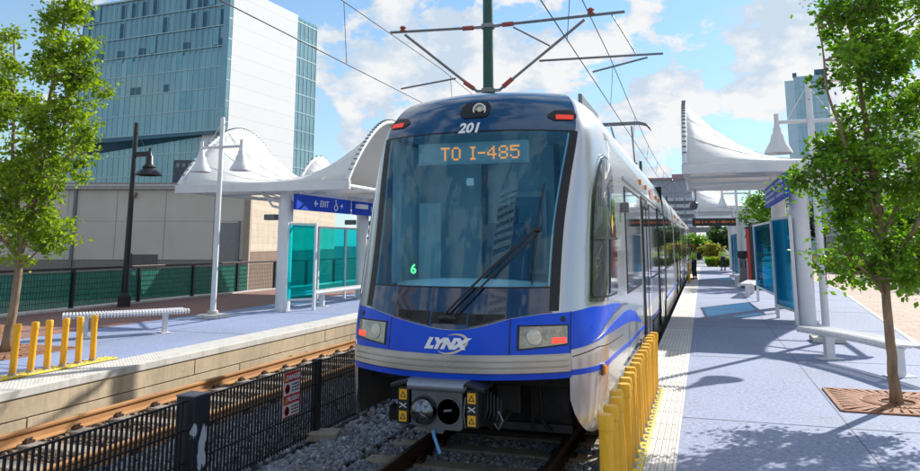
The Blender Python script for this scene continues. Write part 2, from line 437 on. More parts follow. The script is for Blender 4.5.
def skynoise(v, sc, det, rough, dist=0):
    n = nt.nodes.new('ShaderNodeTexNoise'); n.inputs['Scale'].default_value = sc; n.inputs['Detail'].default_value = det
    n.inputs['Roughness'].default_value = rough; n.inputs['Distortion'].default_value = dist; nt.links.new(v, n.inputs['Vector']); return n.outputs['Fac']
def lin(x, a, b):
    r = nt.nodes.new('ShaderNodeMapRange'); r.clamp = True; r.interpolation_type = 'LINEAR'
    r.inputs[1].default_value = a; r.inputs[2].default_value = b; nt.links.new(x, r.inputs[0]); return r.outputs[0]
SEED = 8.3
# cumulus: large cells with billowing edges; lit from the sun side by comparing the field with itself shifted sunwards
def field(dx, dy):
    v = skyvec(SEED, dx, dy)
    big = skynoise(v, 3.0, 2, .5); fine = skynoise(v, 10.0, 11, .6)
    return mth('ADD', mth('MULTIPLY', big, .53), mth('MULTIPLY', fine, .47))
f0 = field(0, 0); f1 = field(.03, .06)
cover = lin(f0, 0.486, 0.516)
lit = lin(mth('SUBTRACT', f0, f1), -.045, .05)
veil = mth('MULTIPLY', lin(skynoise(skyvec(SEED+7), 1.6, 6, .65), .42, .68), .40)
cs = nt.nodes.new('ShaderNodeMix'); cs.data_type = 'RGBA'; cs.inputs[6].default_value = (3.5, 4.1, 4.8, 1); cs.inputs[7].default_value = (5.3, 5.3, 5.3, 1); nt.links.new(lit, cs.inputs[0])
hz = nt.nodes.new('ShaderNodeMix'); hz.data_type = 'RGBA'; skc = nt.nodes.new('ShaderNodeMix'); skc.data_type = 'RGBA'; skc.blend_type = 'MULTIPLY'; skc.inputs[0].default_value = 1; nt.links.new(sky.outputs[0], skc.inputs[6]); skc.inputs[7].default_value = (.64, .89, 1, 1); nt.links.new(skc.outputs[2], hz.inputs[6]); hz.inputs[7].default_value = (3.6, 4.4, 5.0, 1)
low = lin(sep.outputs[2], .52, .02)
nt.links.new(mth('MAXIMUM', veil, mth('MULTIPLY', low, .62)), hz.inputs[0])
mx = nt.nodes.new('ShaderNodeMix'); mx.data_type = 'RGBA'
nt.links.new(mth('MULTIPLY', cover, .96), mx.inputs[0]); nt.links.new(hz.outputs[2], mx.inputs[6]); nt.links.new(cs.outputs[2], mx.inputs[7])
nt.links.new(mx.outputs[2], bg.inputs['Color']); nt.links.new(bg.outputs[0], wo.inputs[0])
SC.view_settings.view_transform = 'Standard'; SC.view_settings.look = 'None'; SC.view_settings.gamma = 1
SC.view_settings.exposure = 0.56; SC.view_settings.use_curve_mapping = False
SC.cycles.transparent_max_bounces = 16


# ================================================================== SETTING
ZR = -.32                     # top of rail (platform deck is z = 0)
ZB = -.47                     # ballast level
XT, XL = -2.3, -6.88          # track centres
XE, XEL = -.86, -8.30         # platform edges
struct(MB().box(-900, 900, -300, 1500, -1.6, -.9).build('ground', M['ground']))
struct(MB().box(XEL-.02, XE+.02, -14, 400, -.88, ZB-.06).build('ballast_bed', M['ballastbase']))
# right platform: deck, concrete face, tactile edge
rp = MB(); rp.box(XE+.02, 8.0, -14, 64, -.895, -.004)
struct(rp.build('right_platform', M['wall']))
def flat(poly, z): 
    b = MB(); b.add([(x, y, z) for x, y in poly], [tuple(range(len(poly)))]); return b
struct(flat([(-.30, -14), (3.1, -14), (3.1, 9.5), (5.2, 34), (5.3, 64), (-.30, 64)], .0).build('right_platform_deck', M['deck']))
struct(flat([(3.1, -14), (30, -14), (30, 120), (5.3, 120), (5.3, 64), (5.2, 34), (3.1, 9.5)], .004).build('paver_path', M['paver']))
struct(MB().box(8.0, 40, -14, 130, -.895, -.006).build('street_ground', M['wall']))
struct(MB().box(-.9, 8.0, 64.0, 130, -.895, -.006).build('far_path', M['farconc']))
kb = MB()
for (x0, y0), (x1, y1) in (((3.1, -14), (3.1, 9.5)), ((3.1, 9.5), (5.2, 34)), ((5.2, 34), (5.3, 64))):
    kb.bar((x0, y0, .0), (x1, y1, .0), .09, .018)
struct(kb.build('paving_edge_strip', M['coping']))
# deck joints (saw cuts): thin dark strips 3 mm proud
jb = MB()
for y in (5.2, 8.55, 13.2, 18.0, 22.8, 27.6, 32.4, 37.2, 42): jb.box(-.295, 3.0+max(0, (y-9.5)*.0857), y-.009, y+.009, -.003, .003)
jb.add([(2.02, 9.1, .003), (2.035, 9.1, .003), (3.05, 7.6, .003), (3.03, 7.6, .003)], [(0, 1, 2, 3)])
jb.box(1.30, 1.312, -10, 60, -.003, .0028)
struct(jb.build('deck_joint', mat('joint_filler', (.17, .18, .22), .9)))
jl = MB()
for y in (4.5, 9.0, 13.5, 18, 22.5, 27, 31.5): jl.box(-12.6, -8.96, y-.009, y+.009, -.003, .003)
struct(jl.build('deck_joint', mat('joint_filler', (.10, .11, .14), .9)))
tb = MB(); tb.box(XE, -.30, -14, 64, -.16, .004)
struct(tb.build('right_platform_edge', M['tactile'], bevel=.006))
lines = MB()                                   # raised guide ribs and slab joints of the tactile strip
for i in range(9):
    x = XE+.045+i*.058; lines.box(x, x+.022, -2, 64, .004, .011)
struct(lines.build('tactile_ribs', M['tactile']))
lj = MB()
y = -1.0
while y < 60: lj.box(XE+.004, -.304, y, y+.008, .004, .0065); y += .61
for i in range(9):
    x = XE+.067+i*.058; lj.box(x, x+.006, -2, 64, .004, .0058)
struct(lj.build('tactile_joints', M['tan'] if False else mat('joint_dirt', (.26, .22, .17), .9)))
# left platform
lp = MB(); lp.box(-17.3, XEL-.02, -14, 90, -.895, -.16)
struct(lp.build('left_platform', M['wall']))
cp = MB(); cp.box(-17.3, XEL, -14, 90, -.16, -.003); struct(cp.build('left_platform_slab', M['wall']))
struct(flat([(-8.95, -14), (-8.95, 90), (-12.55, 90), (-12.75, -14)], .0).build('left_platform_deck', M['deckL']))
struct(flat([(-12.75, -14), (-12.55, 90), (-17.0, 90), (-17.0, -14)], .004).build('brick_path', M['brick']))
struct(MB().box(-8.95, XEL+.03, -14, 90, -.10, .006).build('left_platform_edge', M['coping'], bevel=.008))
db = MB()
dots = []
for i in range(9):
    for j in range(190):
        x = -8.90+i*.064; y = 4.6+j*.064
        db.add([(x-.012, y-.012, .006), (x+.012, y-.012, .006), (x+.012, y+.012, .006), (x-.012, y+.012, .006), (x, y, .013)], [(0,1,4),(1,2,4),(2,3,4),(3,0,4)])
struct(db.build('tactile_domes', M['coping']))
# wall facing the left track: cast panels with open joints, upper beam and lower course
wb = MB()
y = -12.0; k = 0
rr = random.Random(3)
while y < 86:
    L = 4.6
    wb.box(XEL-.0, XEL+.012, y+.012, y+L-.012, -.36, -.115)
    wb.box(XEL+.004, XEL+.020, y+1.3+.012, y+1.3+L-.012, -.88, -.375)
    y += L
struct(wb.build('left_platform_face', M['wall'], bevel=.004))

# rails: foot, web, head
def rail(name, x, m, top, y0=-8, y1=300):
    b = MB(); prof = [(-.07, -.155), (.07, -.155), (.07, -.143), (.016, -.125), (.010, -.045), (.035, -.032), (.036, -.006), (.030, 0), (-.030, 0), (-.036, -.006), (-.035, -.032), (-.010, -.045), (-.016, -.125), (-.07, -.143)]
    b.prism(prof, lambda p, q, d: (x+p, d, ZR+q), y0, y1)
    o = struct(b.build(name, m))
    t = struct(MB().box(x-.026, x+.026, y0, y1, ZR, ZR+.002).build('rail_head', top))
    return o
rail('near_rail', XT-.7525, M['raildark'], M['railtop']); rail('near_rail', XT+.7525, M['raildark'], M['railtop'])
rail('far_rail', XL-.7525, M['rust'], M['rust']); rail('far_rail', XL+.7525, M['rust'], M['rust'])
# concrete ties with rail clips (one thing each, copied)
def make_tie(label, group):
    t = thing('railway_tie', label, 'railway tie', (0, 0, ZR-.16), group)
    b = MB(); b.obox((0, 0, ZR-.225), (1,0,0), (0,1,0), (0,0,1), 1.27, .125, .085)
    b.build('tie_beam', M['tie'], t, bevel=.02)
    for s in (-1, 1):
        for q in (-1, 1):
            c = MB(); c.obox((s*.7525+q*.105, 0, ZR-.13), (1,0,0), (0,1,0), (0,0,1), .035, .06, .022)
            c.tube([(s*.7525+q*.07, -.04, ZR-.12), (s*.7525+q*.11, -.04, ZR-.085), (s*.7525+q*.11, .04, ZR-.085), (s*.7525+q*.07, .04, ZR-.12)], .011, 6)
            c.build('rail_clip', M['raildark'], t, smooth=True)
    return t
near = make_tie('concrete tie in dark ballast in front of the tram', 'concrete ties of the tram track')
far = make_tie('concrete tie under the rusty rails beside the left platform', 'concrete ties of the rusty track')
for i in range(44):
    y = 3.55+i*.70
    if i == 0: near.location = (XT, y, ZR-.16)
    elif i < 12: copy_tree(near, (XT, y, ZR-.16))
    if i == 0: far.location = (XL, y, ZR-.16)
    elif i < 38: copy_tree(far, (XL, y, ZR-.16))
# ballast stones
def stones(name, spots, label):
    ico = []
    import bmesh
    for k in range(7):
        bm = bmesh.new(); bmesh.ops.create_icosphere(bm, subdivisions=1, radius=1)
        for v in bm.verts: v.co *= .72+.5*random.random()
        bmesh.ops.scale(bm, vec=(1, .8+.3*random.random(), .62), verts=bm.verts)
        ico.append((np.array([v.co[:] for v in bm.verts]), np.array([[v.index for v in f.verts] for f in bm.faces]))); bm.free()
    VS, FS, TN = [], [], []; off = 0
    for (x, y, z, r) in spots:
        v, f = ico[int(RNG.integers(0, 7))]
        a, b_, c = RNG.uniform(0, 2*PI, 3)
        Rm = np.array(Matrix.Rotation(a, 3, 'Z') @ Matrix.Rotation(b_*.35, 3, 'X'))
        VS.append((v*r) @ Rm.T+np.array([x, y, z])); FS.append(f+off); off += len(v)
        TN += [min(1, max(0, RNG.normal(.42, .24)))]*len(v)
    V = np.concatenate(VS); F = np.concatenate(FS)
    me = bpy.data.meshes.new(name); me.from_pydata(V.tolist(), [], F.tolist())
    at = me.attributes.new('tone', 'FLOAT', 'POINT'); at.data.foreach_set('value', np.array(TN, dtype=np.float32))
    me.materials.append(M['stone']); o = bpy.data.objects.new(name, me); COL.objects.link(o)
    return tag(o, label, 'ballast', kind='stuff')
sp = []
def fill(x0, x1, y0, y1, n, zf, r0=.025, r1=.045):
    for _ in range(n):
        x = RNG.uniform(x0, x1); y = RNG.uniform(y0, y1); sp.append((x, y, zf(x, y)+RNG.uniform(-.012, .014), RNG.uniform(r0, r1)))
fill(-4.4, -3.62, 4.0, 9.0, 3200, lambda x, y: ZB+.0+.03*max(0, min(1, (x+4.4)/.5)))
fill(-3.62, -3.1, 4.0, 9.0, 1900, lambda x, y: ZB-.02+.05*max(0, -x-3.3))
fill(-4.4, -3.1, 9.0, 14, 1500, lambda x, y: ZB+.03, .035, .055)
fill(-2.98, -1.62, 4.0, 9.0, 3800, lambda x, y: ZB-.025)
fill(-1.50, -.9, 4.0, 9.0, 1800, lambda x, y: ZB-.025)
fill(-6.0, -4.5, 3.0, 12.0, 5600, lambda x, y: ZB+.01)
fill(-4.6, -3.7, 12.0, 20.0, 1500, lambda x, y: ZB+.0, .04, .06)
def on_tie(x, y, xt):
    k = round((y-3.55)/.70); return abs(x-xt) < 1.31 and abs(y-(3.55+.70*k)) < .15
sp[:] = [q for q in sp if not on_tie(q[0], q[1], XT) or RNG.random() < .10]
stones('ballast', sp, 'blue-grey crushed stone ballast around the tram track and along the fence')
sp.clear()
fill(-7.55, -6.0, 3.0, 14.0, 4600, lambda x, y: ZB-.03)
fill(-8.25, -7.70, 3.0, 14.0, 1500, lambda x, y: ZB-.06)
fill(-8.25, -4.6, 14.0, 26.0, 4200, lambda x, y: ZB-.04, .045, .07)
sp[:] = [q for q in sp if not on_tie(q[0], q[1], XL) or RNG.random() < .10]
bo = stones('ballast', sp, 'rust-stained brown ballast around the far track'); bo.data.materials.clear(); bo.data.materials.append(M['stonerust'])

# ------------------------------------------------------------------ fence between the tracks
XF = -4.5
def fence_post(y, big=False):
    return None
fn = thing('mesh_fence', 'low black bar fence standing in the ballast between the two tracks', 'fence', (XF, 6, ZB))
fy0, fy1 = 1.0, 31.0
top = .415
pb = MB(); n = int((fy1-fy0)/.056)
for i in range(n):
    y = fy0+i*.056; pb.box(XF-.007, XF+.007, y, y+.019, ZB+.04, top+.002)
for z in (top-.004, .16, -.12, ZB+.08):
    pb.box(XF+.008, XF+.018, fy0, fy1, z-.008, z+.008)
pb.build('bar_panel', M['blacksteel'], fn)
pp = [3.62, 8.28, 10.65, 13.0, 15.4, 17.8, 20.2, 22.6, 25, 27.4, 29.8]
for y in pp:
    MB().box(XF-.045, XF+.045, y-.045, y+.045, ZB, top+.03).build('post', M['blacksteel'], fn, bevel=.006)
# the fat near post with flaking pale paint
def flakemat():
    m, nt_, b, _ = nmat('flaking_paint')
    f = noise(nt_, 4.2, 4, .55, (1, 1, .6), seed=2.3)
    nt_.links.new(ramp(nt_, f, [(.585, (.014, .018, .026)), (.60, (.46, .52, .58))]), b.inputs['Base Color']); b.inputs['Roughness'].default_value = .55
    return m
fp = thing('fence_post', 'fat square black fence post with flaking pale paint', 'fence post', (XF, 5.97, ZB))
MB().box(XF-.10, XF+.10, 5.87, 6.07, ZB, .445).build('post_shaft', flakemat(), fp, bevel=.008)
MB().box(XF-.105, XF+.105, 5.865, 6.075, .446, .462).build('post_cap', M['grey'], fp, bevel=.005)
MB().obox((XF, 5.97, ZB+.03), (1,0,0), (0,1,0), (0,0,1), .17, .17, .05).build('footing', M['tie'], fp, bevel=.02)
MB().obox((XF+.1, 8.28, ZB+.05), (1,.3,0), (-.3,1,0), (0,0,1), .2, .14, .05).build('concrete_footing', M['tie'], fn, bevel=.02)
# danger sign on the fence
ds = thing('danger_sign', 'small red and white bilingual danger sign fixed to the black fence', 'sign', (XF, 7.68, .16))
xs = XF+.022
MB().box(xs-.003, xs, 7.50, 7.86, -.085, .40).build('sign_plate', M['signwhite'], ds, bevel=.002)
for z0, z1 in ((.285, .388), (.050, .150)): b = MB(); b.box(xs, xs+.002, 7.515, 7.845, z0, z1); b.build('red_header', M['signred'], ds)
b = MB()
for z in (.395, -.080): b.box(xs, xs+.002, 7.505, 7.855, z-.004, z+.003)
for y in (7.503, 7.852): b.box(xs, xs+.0022, y, y+.005, -.085, .40)
b.build('red_border', M['signred'], ds)
text_flat('danger_text', 'DANGER', .074, (xs+.002, 7.705, .334), (0,1,0), (0,0,1), M['signwhite'], ds, bold=.003)
text_flat('danger_text', 'PELIGRO', .066, (xs+.002, 7.708, .100), (0,1,0), (0,0,1), M['signwhite'], ds, bold=.003)
for z in (.334, .100):
    b = MB(); b.prism([(7.525, z-.032), (7.592, z-.032), (7.5585, z+.030)], lambda p, q, d: (d, p, q), xs+.0021, xs+.004); b.build('warning_triangle', M['yellow'], ds)
for z in (.217, -.02):
    b = MB(); b.lathe((xs+.001, 7.585, z), [(.052, 0), (.052, .002), (.039, .0021), (.039, 0)], 20, 'x'); b.bar((xs+.002, 7.55, z+.033), (xs+.002, 7.62, z-.033), .003, .012, (1,0,0)); b.build('prohibition_ring', M['signred'], ds)
    b = MB(); b.lathe((xs+.0008, 7.585, z+.022), [(.010, 0), (.010, .002)], 10, 'x'); b.bar((xs+.0012, 7.585, z+.012), (xs+.0012, 7.583, z-.014), .002, .02, (1,0,0)); b.bar((xs+.0012, 7.583, z-.01), (xs+.0012, 7.60, z-.032), .002, .009, (1,0,0)); b.bar((xs+.0012, 7.583, z-.01), (xs+.0012, 7.572, z-.032), .002, .009, (1,0,0)); b.build('walker_symbol', M['ink'], ds)
    b = MB()
    for k in range(3):
        for a0, a1 in ((7.68, 7.72), (7.735, 7.79), (7.80, 7.835)): b.box(xs, xs+.0015, a0, a1, z+.035-k*.033-.009, z+.035-k*.033+.008)
    b.build('fine_print', M['ink'], ds)

# ------------------------------------------------------------------ yellow delineator posts
def delineator(label, group):
    t = thing('delineator_post', label, 'bollard', (0, 0, 0), group)
    b = MB(); b.lathe((0, 0, 0), [(.046, .045), (.046, .62), (.052, .625), (.052, .70), (.044, .718), (.001, .722)], 18); b.build('post_shaft', M['yellow'], t, smooth=True)
    b = MB(); b.lathe((0, 0, 0), [(.058, .0301), (.052, .055), (.047, .062)], 14); b.build('post_collar', M['tie'], t, smooth=True)
    return t
d0 = delineator('yellow delineator post in the close row along the right platform edge', 'yellow posts beside the tram')
ys = []
y = 5.0
k = 0
d0.location = (-.655, 5.08, 0)
for i in range(1, 18):
    q = copy_tree(d0, (-.655+rr.uniform(-.006, .006), 5.08+i*.281, 0)); q.rotation_euler = (R(rr.uniform(-1.2, 1.2)), R(rr.uniform(-1.4, 1.4)), rr.uniform(0, 6))
def base_strip(x0, x1, y0, y1, label):
    t = thing('yellow_base', label, 'base strip', (x0, y0, 0))
    b = MB(); b.box(x0, x1, y0, y1, .005, .030); b.build('strip', M['yellowpaint'], t, bevel=.008)
    y = y0+.14
    while y < y1:
        for xx in (x0+.03, x1-.03): b = MB(); b.lathe((xx, y, .030), [(.022, 0), (.014, .012), (.001, .015)], 8); b.build('bolt', M['coping'], t)
        y += .145
base_strip(-.745, -.555, 4.85, 10.05, 'yellow base strip carrying the row of posts by the tram')
d1 = delineator('yellow delineator post in the short row on the left platform edge', 'yellow posts on the left platform')
for i in range(8):
    p = (-9.12-.0*i, 7.60+i*.285, 0)
    if i == 0: d1.location = p
    else: copy_tree(d1, p).rotation_euler = (R(rr.uniform(-1.5, 1.5)), R(rr.uniform(-1.5, 1.5)), rr.uniform(0, 6))
base_strip(-9.25, -8.99, 6.9, 10.0, 'yellow base strip carrying the posts on the left platform')
d2 = copy_tree(d0, (-.70, 37.2, 0), 'lone yellow post at the platform edge before the worker', scale=(1.3, 1.3, 1.35)); del d2['group']

# ================================================================== TRAM
def lerp_table(t,z):
    if z<=t[0][0]: return t[0][1]
    for (a,va),(b,vb) in zip(t,t[1:]):
        if z<=b: return va+(vb-va)*(z-a)/(b-a)
    return t[-1][1]
def smooth_table(t,z):
    # monotone cubic-ish (catmull) interpolation
    n=len(t)
    if z<=t[0][0]: return t[0][1]
    if z>=t[-1][0]: return t[-1][1]
    for i in range(n-1):
        if z<=t[i+1][0]: break
    z0,v0=t[i];z1,v1=t[i+1]
    m0=(v1-t[i-1][1])/(z1-t[i-1][0]) if i>0 else (v1-v0)/(z1-z0)
    m1=(t[i+2][1]-v0)/(t[i+2][0]-z0) if i<n-2 else (v1-v0)/(z1-z0)
    h=z1-z0;s=(z-z0)/h
    return (2*s**3-3*s*s+1)*v0+(s**3-2*s*s+s)*h*m0+(-2*s**3+3*s*s)*v1+(s**3-s*s)*h*m1
YM=[(-.15,6.98),(.60,6.95),(.80,6.95),(1.0,6.98),(1.22,7.05),(1.36,7.10),(1.95,7.29),(2.46,7.49),(3.0,7.75),(3.2,7.88),(3.4,8.08),(3.5,8.3),(3.56,8.6)]
HM=[(-.15,.95),(1.22,.94),(1.95,.96),(2.46,1.01),(3.0,1.07),(3.2,1.05),(3.4,.97),(3.5,.86),(3.56,.7)]
WD=[(-.15,1.27),(.3,1.31),(.6,1.33),(2.6,1.33),(2.9,1.315),(3.1,1.27),(3.3,1.17),(3.4,1.08),(3.5,.92),(3.56,.74)]
XC=-2.3; BUL=.32; LB=1.0; YS=9.6
def S(u,z):
    s=1 if u>=0 else -1; a=abs(u)
    ym=smooth_table(YM,z);hm=smooth_table(HM,z);w=max(smooth_table(WD,z),hm+.02)
    if a<=1: return (XC+s*hm*a, ym-BUL+BUL*a*a, z)
    sl=2*BUL/hm
    if a<=2:
        t=a-1
        p1=(w,ym+sl*(w-hm));p2=(w,ym+LB)
        x=(1-t)**2*hm+2*t*(1-t)*p1[0]+t*t*p2[0]
        y=(1-t)**2*ym+2*t*(1-t)*p1[1]+t*t*p2[1]
        return (XC+s*x,y,z)
    if a<=3:
        y0=ym+LB; return (XC+s*w,y0+(YS-y0)*(a-2),z)
    return (XC+s*w,YS+(a-3),z)
def SN(u, z, off=0.0):
    p = Vector(S(u, z))
    if off == 0: return p
    e = .004
    du = Vector(S(u+e, z))-Vector(S(u-e, z)); dz = Vector(S(u, z+e))-Vector(S(u, z-e))
    n = du.cross(dz)
    if n.length < 1e-9: return p
    n.normalize()
    c = Vector((XC, YS+2, z))
    if n.dot(p-c) < 0: n = -n
    return p+n*off
def frange(a, b, st):
    n = max(1, int(round((b-a)/st))); return [a+(b-a)*i/n for i in range(n+1)]
def tab(pts): return lambda u: lerp_table(pts, u)
def patch(mb, u0, u1, lo, hi, off, st=.06, nz=8, rim=.014):
    """panel that follows the nose surface: u range, lower and upper edge as functions of u, with folded-back rim"""
    us = frange(u0, u1, st); k = len(mb.v); N = nz+1
    for u in us:
        a, b = lo(u), hi(u)
        for j in range(N): mb.v.append(tuple(SN(u, a+(b-a)*j/nz, off)))
    for i in range(len(us)-1):
        for j in range(nz):
            q = k+i*N+j
            mb.f.append((q, q+N, q+N+1, q+1))
    if rim:
        loop = [(u, lo(u)) for u in us]+[(us[-1], lo(us[-1])+(hi(us[-1])-lo(us[-1]))*j/nz) for j in range(1, N)]
        loop += [(u, hi(u)) for u in reversed(us[:-1])]+[(us[0], lo(us[0])+(hi(us[0])-lo(us[0]))*j/nz) for j in range(nz-1, 0, -1)]
        L = len(loop); k = len(mb.v)
        for u, z in loop: mb.v.append(tuple(SN(u, z, off)))
        for u, z in loop: mb.v.append(tuple(SN(u, z, off-rim)))
        for i in range(L): mb.f.append((k+i, k+(i+1) % L, k+L+(i+1) % L, k+L+i))
    return mb
def both(fn_):                               # mirror helper: runs fn for the right (+1) and left (-1) side
    return [fn_(1), fn_(-1)]
def spatch(mb, s, u0, u1, lo, hi, off, **kw):
    return patch(mb, *((u0, u1) if s > 0 else (-u1, -u0)), (lo if s > 0 else (lambda u: lo(-u))), (hi if s > 0 else (lambda u: hi(-u))), off, **kw)
def C_(v): return lambda u: v

tram = thing('tram', 'silver and blue light rail tram number 201 standing at the right platform', 'tram', (XC, 7, ZR))
# ---- body shell of the first section
US = frange(-13.5, -3, .75)[:-1]+frange(-3, -2, .125)[:-1]+frange(-2, -1, .0625)[:-1]+frange(-1, 1, .0625)[:-1]+frange(1, 2, .0625)[:-1]+frange(2, 3, .125)[:-1]+frange(3, 13.5, .75)
ZS = [-.13, .0, .07, .15, .3, .45, .60, .7, .8, .9, 1.0, 1.1, 1.22, 1.36, 1.5, 1.7, 1.95, 2.2, 2.46, 2.6, 2.75, 2.9, 3.0, 3.1, 3.2, 3.3, 3.36, 3.4, 3.45, 3.5, 3.53, 3.56]
shell = MB(); nz_ = len(ZS)
def zlow(u):                                  # rounded lower front corner of the cheek
    a = abs(u)
    return lerp_table([(1.19, .40), (1.24, .28), (1.33, .165), (1.42, .10), (1.54, .06), (1.9, .045), (2.6, .03), (3.0, .0), (4, -.13)], a)
for u in US:
    for z in ZS: shell.v.append(tuple(SN(u, max(z, zlow(u)) if abs(u) >= 1.15 else z)))
for i in range(len(US)-1):
    um = abs(.5*(US[i]+US[i+1]))
    for j in range(nz_-1):
        if um < 1.19 and ZS[j] < .599: continue
        q = i*nz_+j; shell.f.append((q, q+nz_, q+nz_+1, q+1))
n = len(US); half = n//2
for i in range(half-1):                       # roof skin between the two shoulders
    a = i*nz_+nz_-1; b_ = (i+1)*nz_+nz_-1; c = (n-2-i)*nz_+nz_-1; d = (n-1-i)*nz_+nz_-1
    shell.f.append((a, b_, c, d))
body = shell.build('body', M['silver'], tram, smooth=True)
def dirtmat():
    m, nt_, b, _ = nmat('silver_paint_road_film')
    f = noise(nt_, 7, 5, .6, (1, 1, .12)); g = noise(nt_, 1.5, 4, .6)
    tc_ = nt_.nodes.new('ShaderNodeTexCoord'); sp_ = nt_.nodes.new('ShaderNodeSeparateXYZ'); nt_.links.new(tc_.outputs['Object'], sp_.inputs[0])
    mr = nt_.nodes.new('ShaderNodeMapRange'); mr.inputs[1].default_value = .95; mr.inputs[2].default_value = .35; nt_.links.new(sp_.outputs[2], mr.inputs[0])
    fm = nt_.nodes.new('ShaderNodeMath'); fm.operation = 'MULTIPLY'; nt_.links.new(mr.outputs[0], fm.inputs[0])
    nt_.links.new(ramp(nt_, f, [(.35, (.05,)*3), (.7, (.55,)*3)]), fm.inputs[1])
    nt_.links.new(mixc(nt_, fm.outputs[0], (.53, .54, .56), (.42, .30, .15)), b.inputs['Base Color'])
    b.inputs['Metallic'].default_value = .5; b.inputs['Roughness'].default_value = .24; b.inputs['Coat Weight'].default_value = .4
    return m
body.data.materials.clear(); body.data.materials.append(dirtmat())
# inner lining so that the glass looks into a room
cab = MB(); cab.box(XC-1.0, XC+1.0, 7.75, 7.80, 1.25, 1.38); cab.build('dash_top', M['interiordark'], tram)
ca = MB()
ca.add([(XC-1.2, 9.0, .7), (XC+1.2, 9.0, .7), (XC+1.2, 9.0, 3.2), (XC-1.2, 9.0, 3.2)], [(0,1,2,3)])
ca.build('cab_back_wall', M['interior'], tram, recalc=False)
cl_ = MB(); cl_.box(XC-.98, XC+.98, 7.9, 9.0, 3.02, 3.05); cl_.build('cab_ceiling', M['interior'], tram)
for s in (-1, 1): MB().box(XC+s*1.08-.02, XC+s*1.08+.02, 7.95, 9.0, .72, 3.0).build('cab_side_lining', M['interior'], tram)
fl = MB(); fl.box(XC-1.15, XC+1.15, 7.2, 9.0, .68, .72); fl.build('cab_floor', M['interiordark'], tram)
ds_ = MB(); ds_.grid(lambda u, t: (XC+u*.80, 6.98+.30*u*u+t*.62, 1.47-.07*(2*t-1)**2-.05*u*u), frange(-1, 1, .2), frange(0, 1, .25)); ds_.build('dashboard', mat('dash_pale', (.62, .74, .80), .5), tram, recalc=False, smooth='all')
cw = MB()
for s in (-1, 1): cw.box(XC+s*1.18-.01, XC+s*1.18+.01, 8.3, 9.0, .7, 1.28)
cw.box(XC-.30, XC-.24, 8.9, 8.97, .72, 3.1); cw.box(XC+.62, XC+.68, 8.9, 8.97, .72, 3.1)
cw.build('cab_partition', M['interiordark'], tram)
dw = MB(); dw.box(XC+.02, XC+.52, 8.90, 8.96, 1.45, 2.45); f_ = dw.build('partition_window', M['whitebench'], tram, bevel=.01)
MB().box(XC+.07, XC+.47, 8.885, 8.899, 1.52, 2.38).build('pane', mat('partition_pane', (.20, .34, .42), .2), f_)
MB().box(XC+.06, XC+.48, 8.87, 8.884, 1.93, 1.96).build('pane_bar', M['whitebench'], f_)
st_ = MB(); st_.box(XC-.08, XC+.42, 8.28, 8.42, 1.15, 2.05); st_.box(XC-.08, XC+.42, 7.9, 8.35, 1.0, 1.15); st_.box(XC+.05, XC+.30, 8.30, 8.40, 2.04, 2.25); st_.build('driver_seat', M['seat'], tram, bevel=.04)
MB().box(XC+.72, XC+1.05, 8.5, 8.55, 1.5, 2.35).build('control_cabinet', M['seat'], tram)
MB().box(XC-.98, XC-.70, 8.5, 8.6, 1.0, 2.3).build('control_cabinet', M['interior'], tram)

# ---- nose panels
OFF = .012
# swoosh edge between blue band and dark mask
sw = tab([(-1.19, 1.185), (-.95, 1.172), (-.545, 1.101), (-.18, 1.042), (0, 1.026), (.146, 1.026), (.329, 1.052), (.62, 1.128), (.9, 1.165), (1.19, 1.178)])
patch(MB(), -1.185, 1.185, C_(.815), lambda u: sw(u)-.002, OFF, st=.05, nz=6).build('blue_band', M['blue'], tram, smooth='all')
# dark gloss mask below the glass
masku = .985
patch(MB(), -masku, masku, lambda u: sw(u)+.004, C_(1.40), OFF-.001, st=.05, nz=6).build('lower_mask', M['mask'], tram, smooth='all')
# glass (open shell hole: the body behind is cut away below)
top_z = 2.985
ws = patch(MB(), -.955, .955, C_(1.405), C_(top_z), OFF, st=.06, nz=18, rim=0).build('windshield', M['windshield'], tram, smooth='all', recalc=False)
for s in (-1, 1):
    gk = MB(); spatch(gk, s, .955, 1.05, C_(1.19), C_(top_z+.0), OFF+.001, st=.03, nz=20); gk.build('windshield_gasket', M['gasket'], tram, smooth='all')
gl = MB(); patch(gl, -.955, .955, C_(1.396), C_(1.408), OFF+.004, st=.06, nz=1); patch(gl, -1.0, 1.0, C_(2.98), C_(2.99), OFF+.003, st=.06, nz=1)
gl.build('glass_seam', M['gasket'], tram)
# cut the shell behind the glass
import bmesh
bm = bmesh.new(); bm.from_mesh(body.data); ol = wloc(tram)
dead = []
for f in bm.faces:
    c = f.calc_center_median()+ol
    if 1.40 < c.z < 2.98 and c.y < YS-.6 and abs(c.x-XC) < smooth_table(HM, c.z)*.965 and c.y < smooth_table(YM, c.z)+.02: dead.append(f)
bmesh.ops.delete(bm, geom=dead, context='FACES'); bmesh.ops.delete(bm, geom=[v for v in bm.verts if not v.link_faces], context='VERTS'); bm.to_mesh(body.data); bm.free()
# midnight blue brow and roof front
br_ = patch(MB(), -1.0, 1.0, C_(2.992), C_(3.555), OFF, st=.05, nz=14)
k = len(br_.v); us = frange(-1, 1, .1)
br_.grid(lambda u, t: (XC+u*smooth_table(HM, 3.555), smooth_table(YM, 3.555)-BUL+BUL*u*u+t*1.6, 3.566+.03*(1-u*u)*min(1, t*3)), us, frange(0, 1, .25))
br_.build('brow', M['bluedark'], tram, smooth=True)
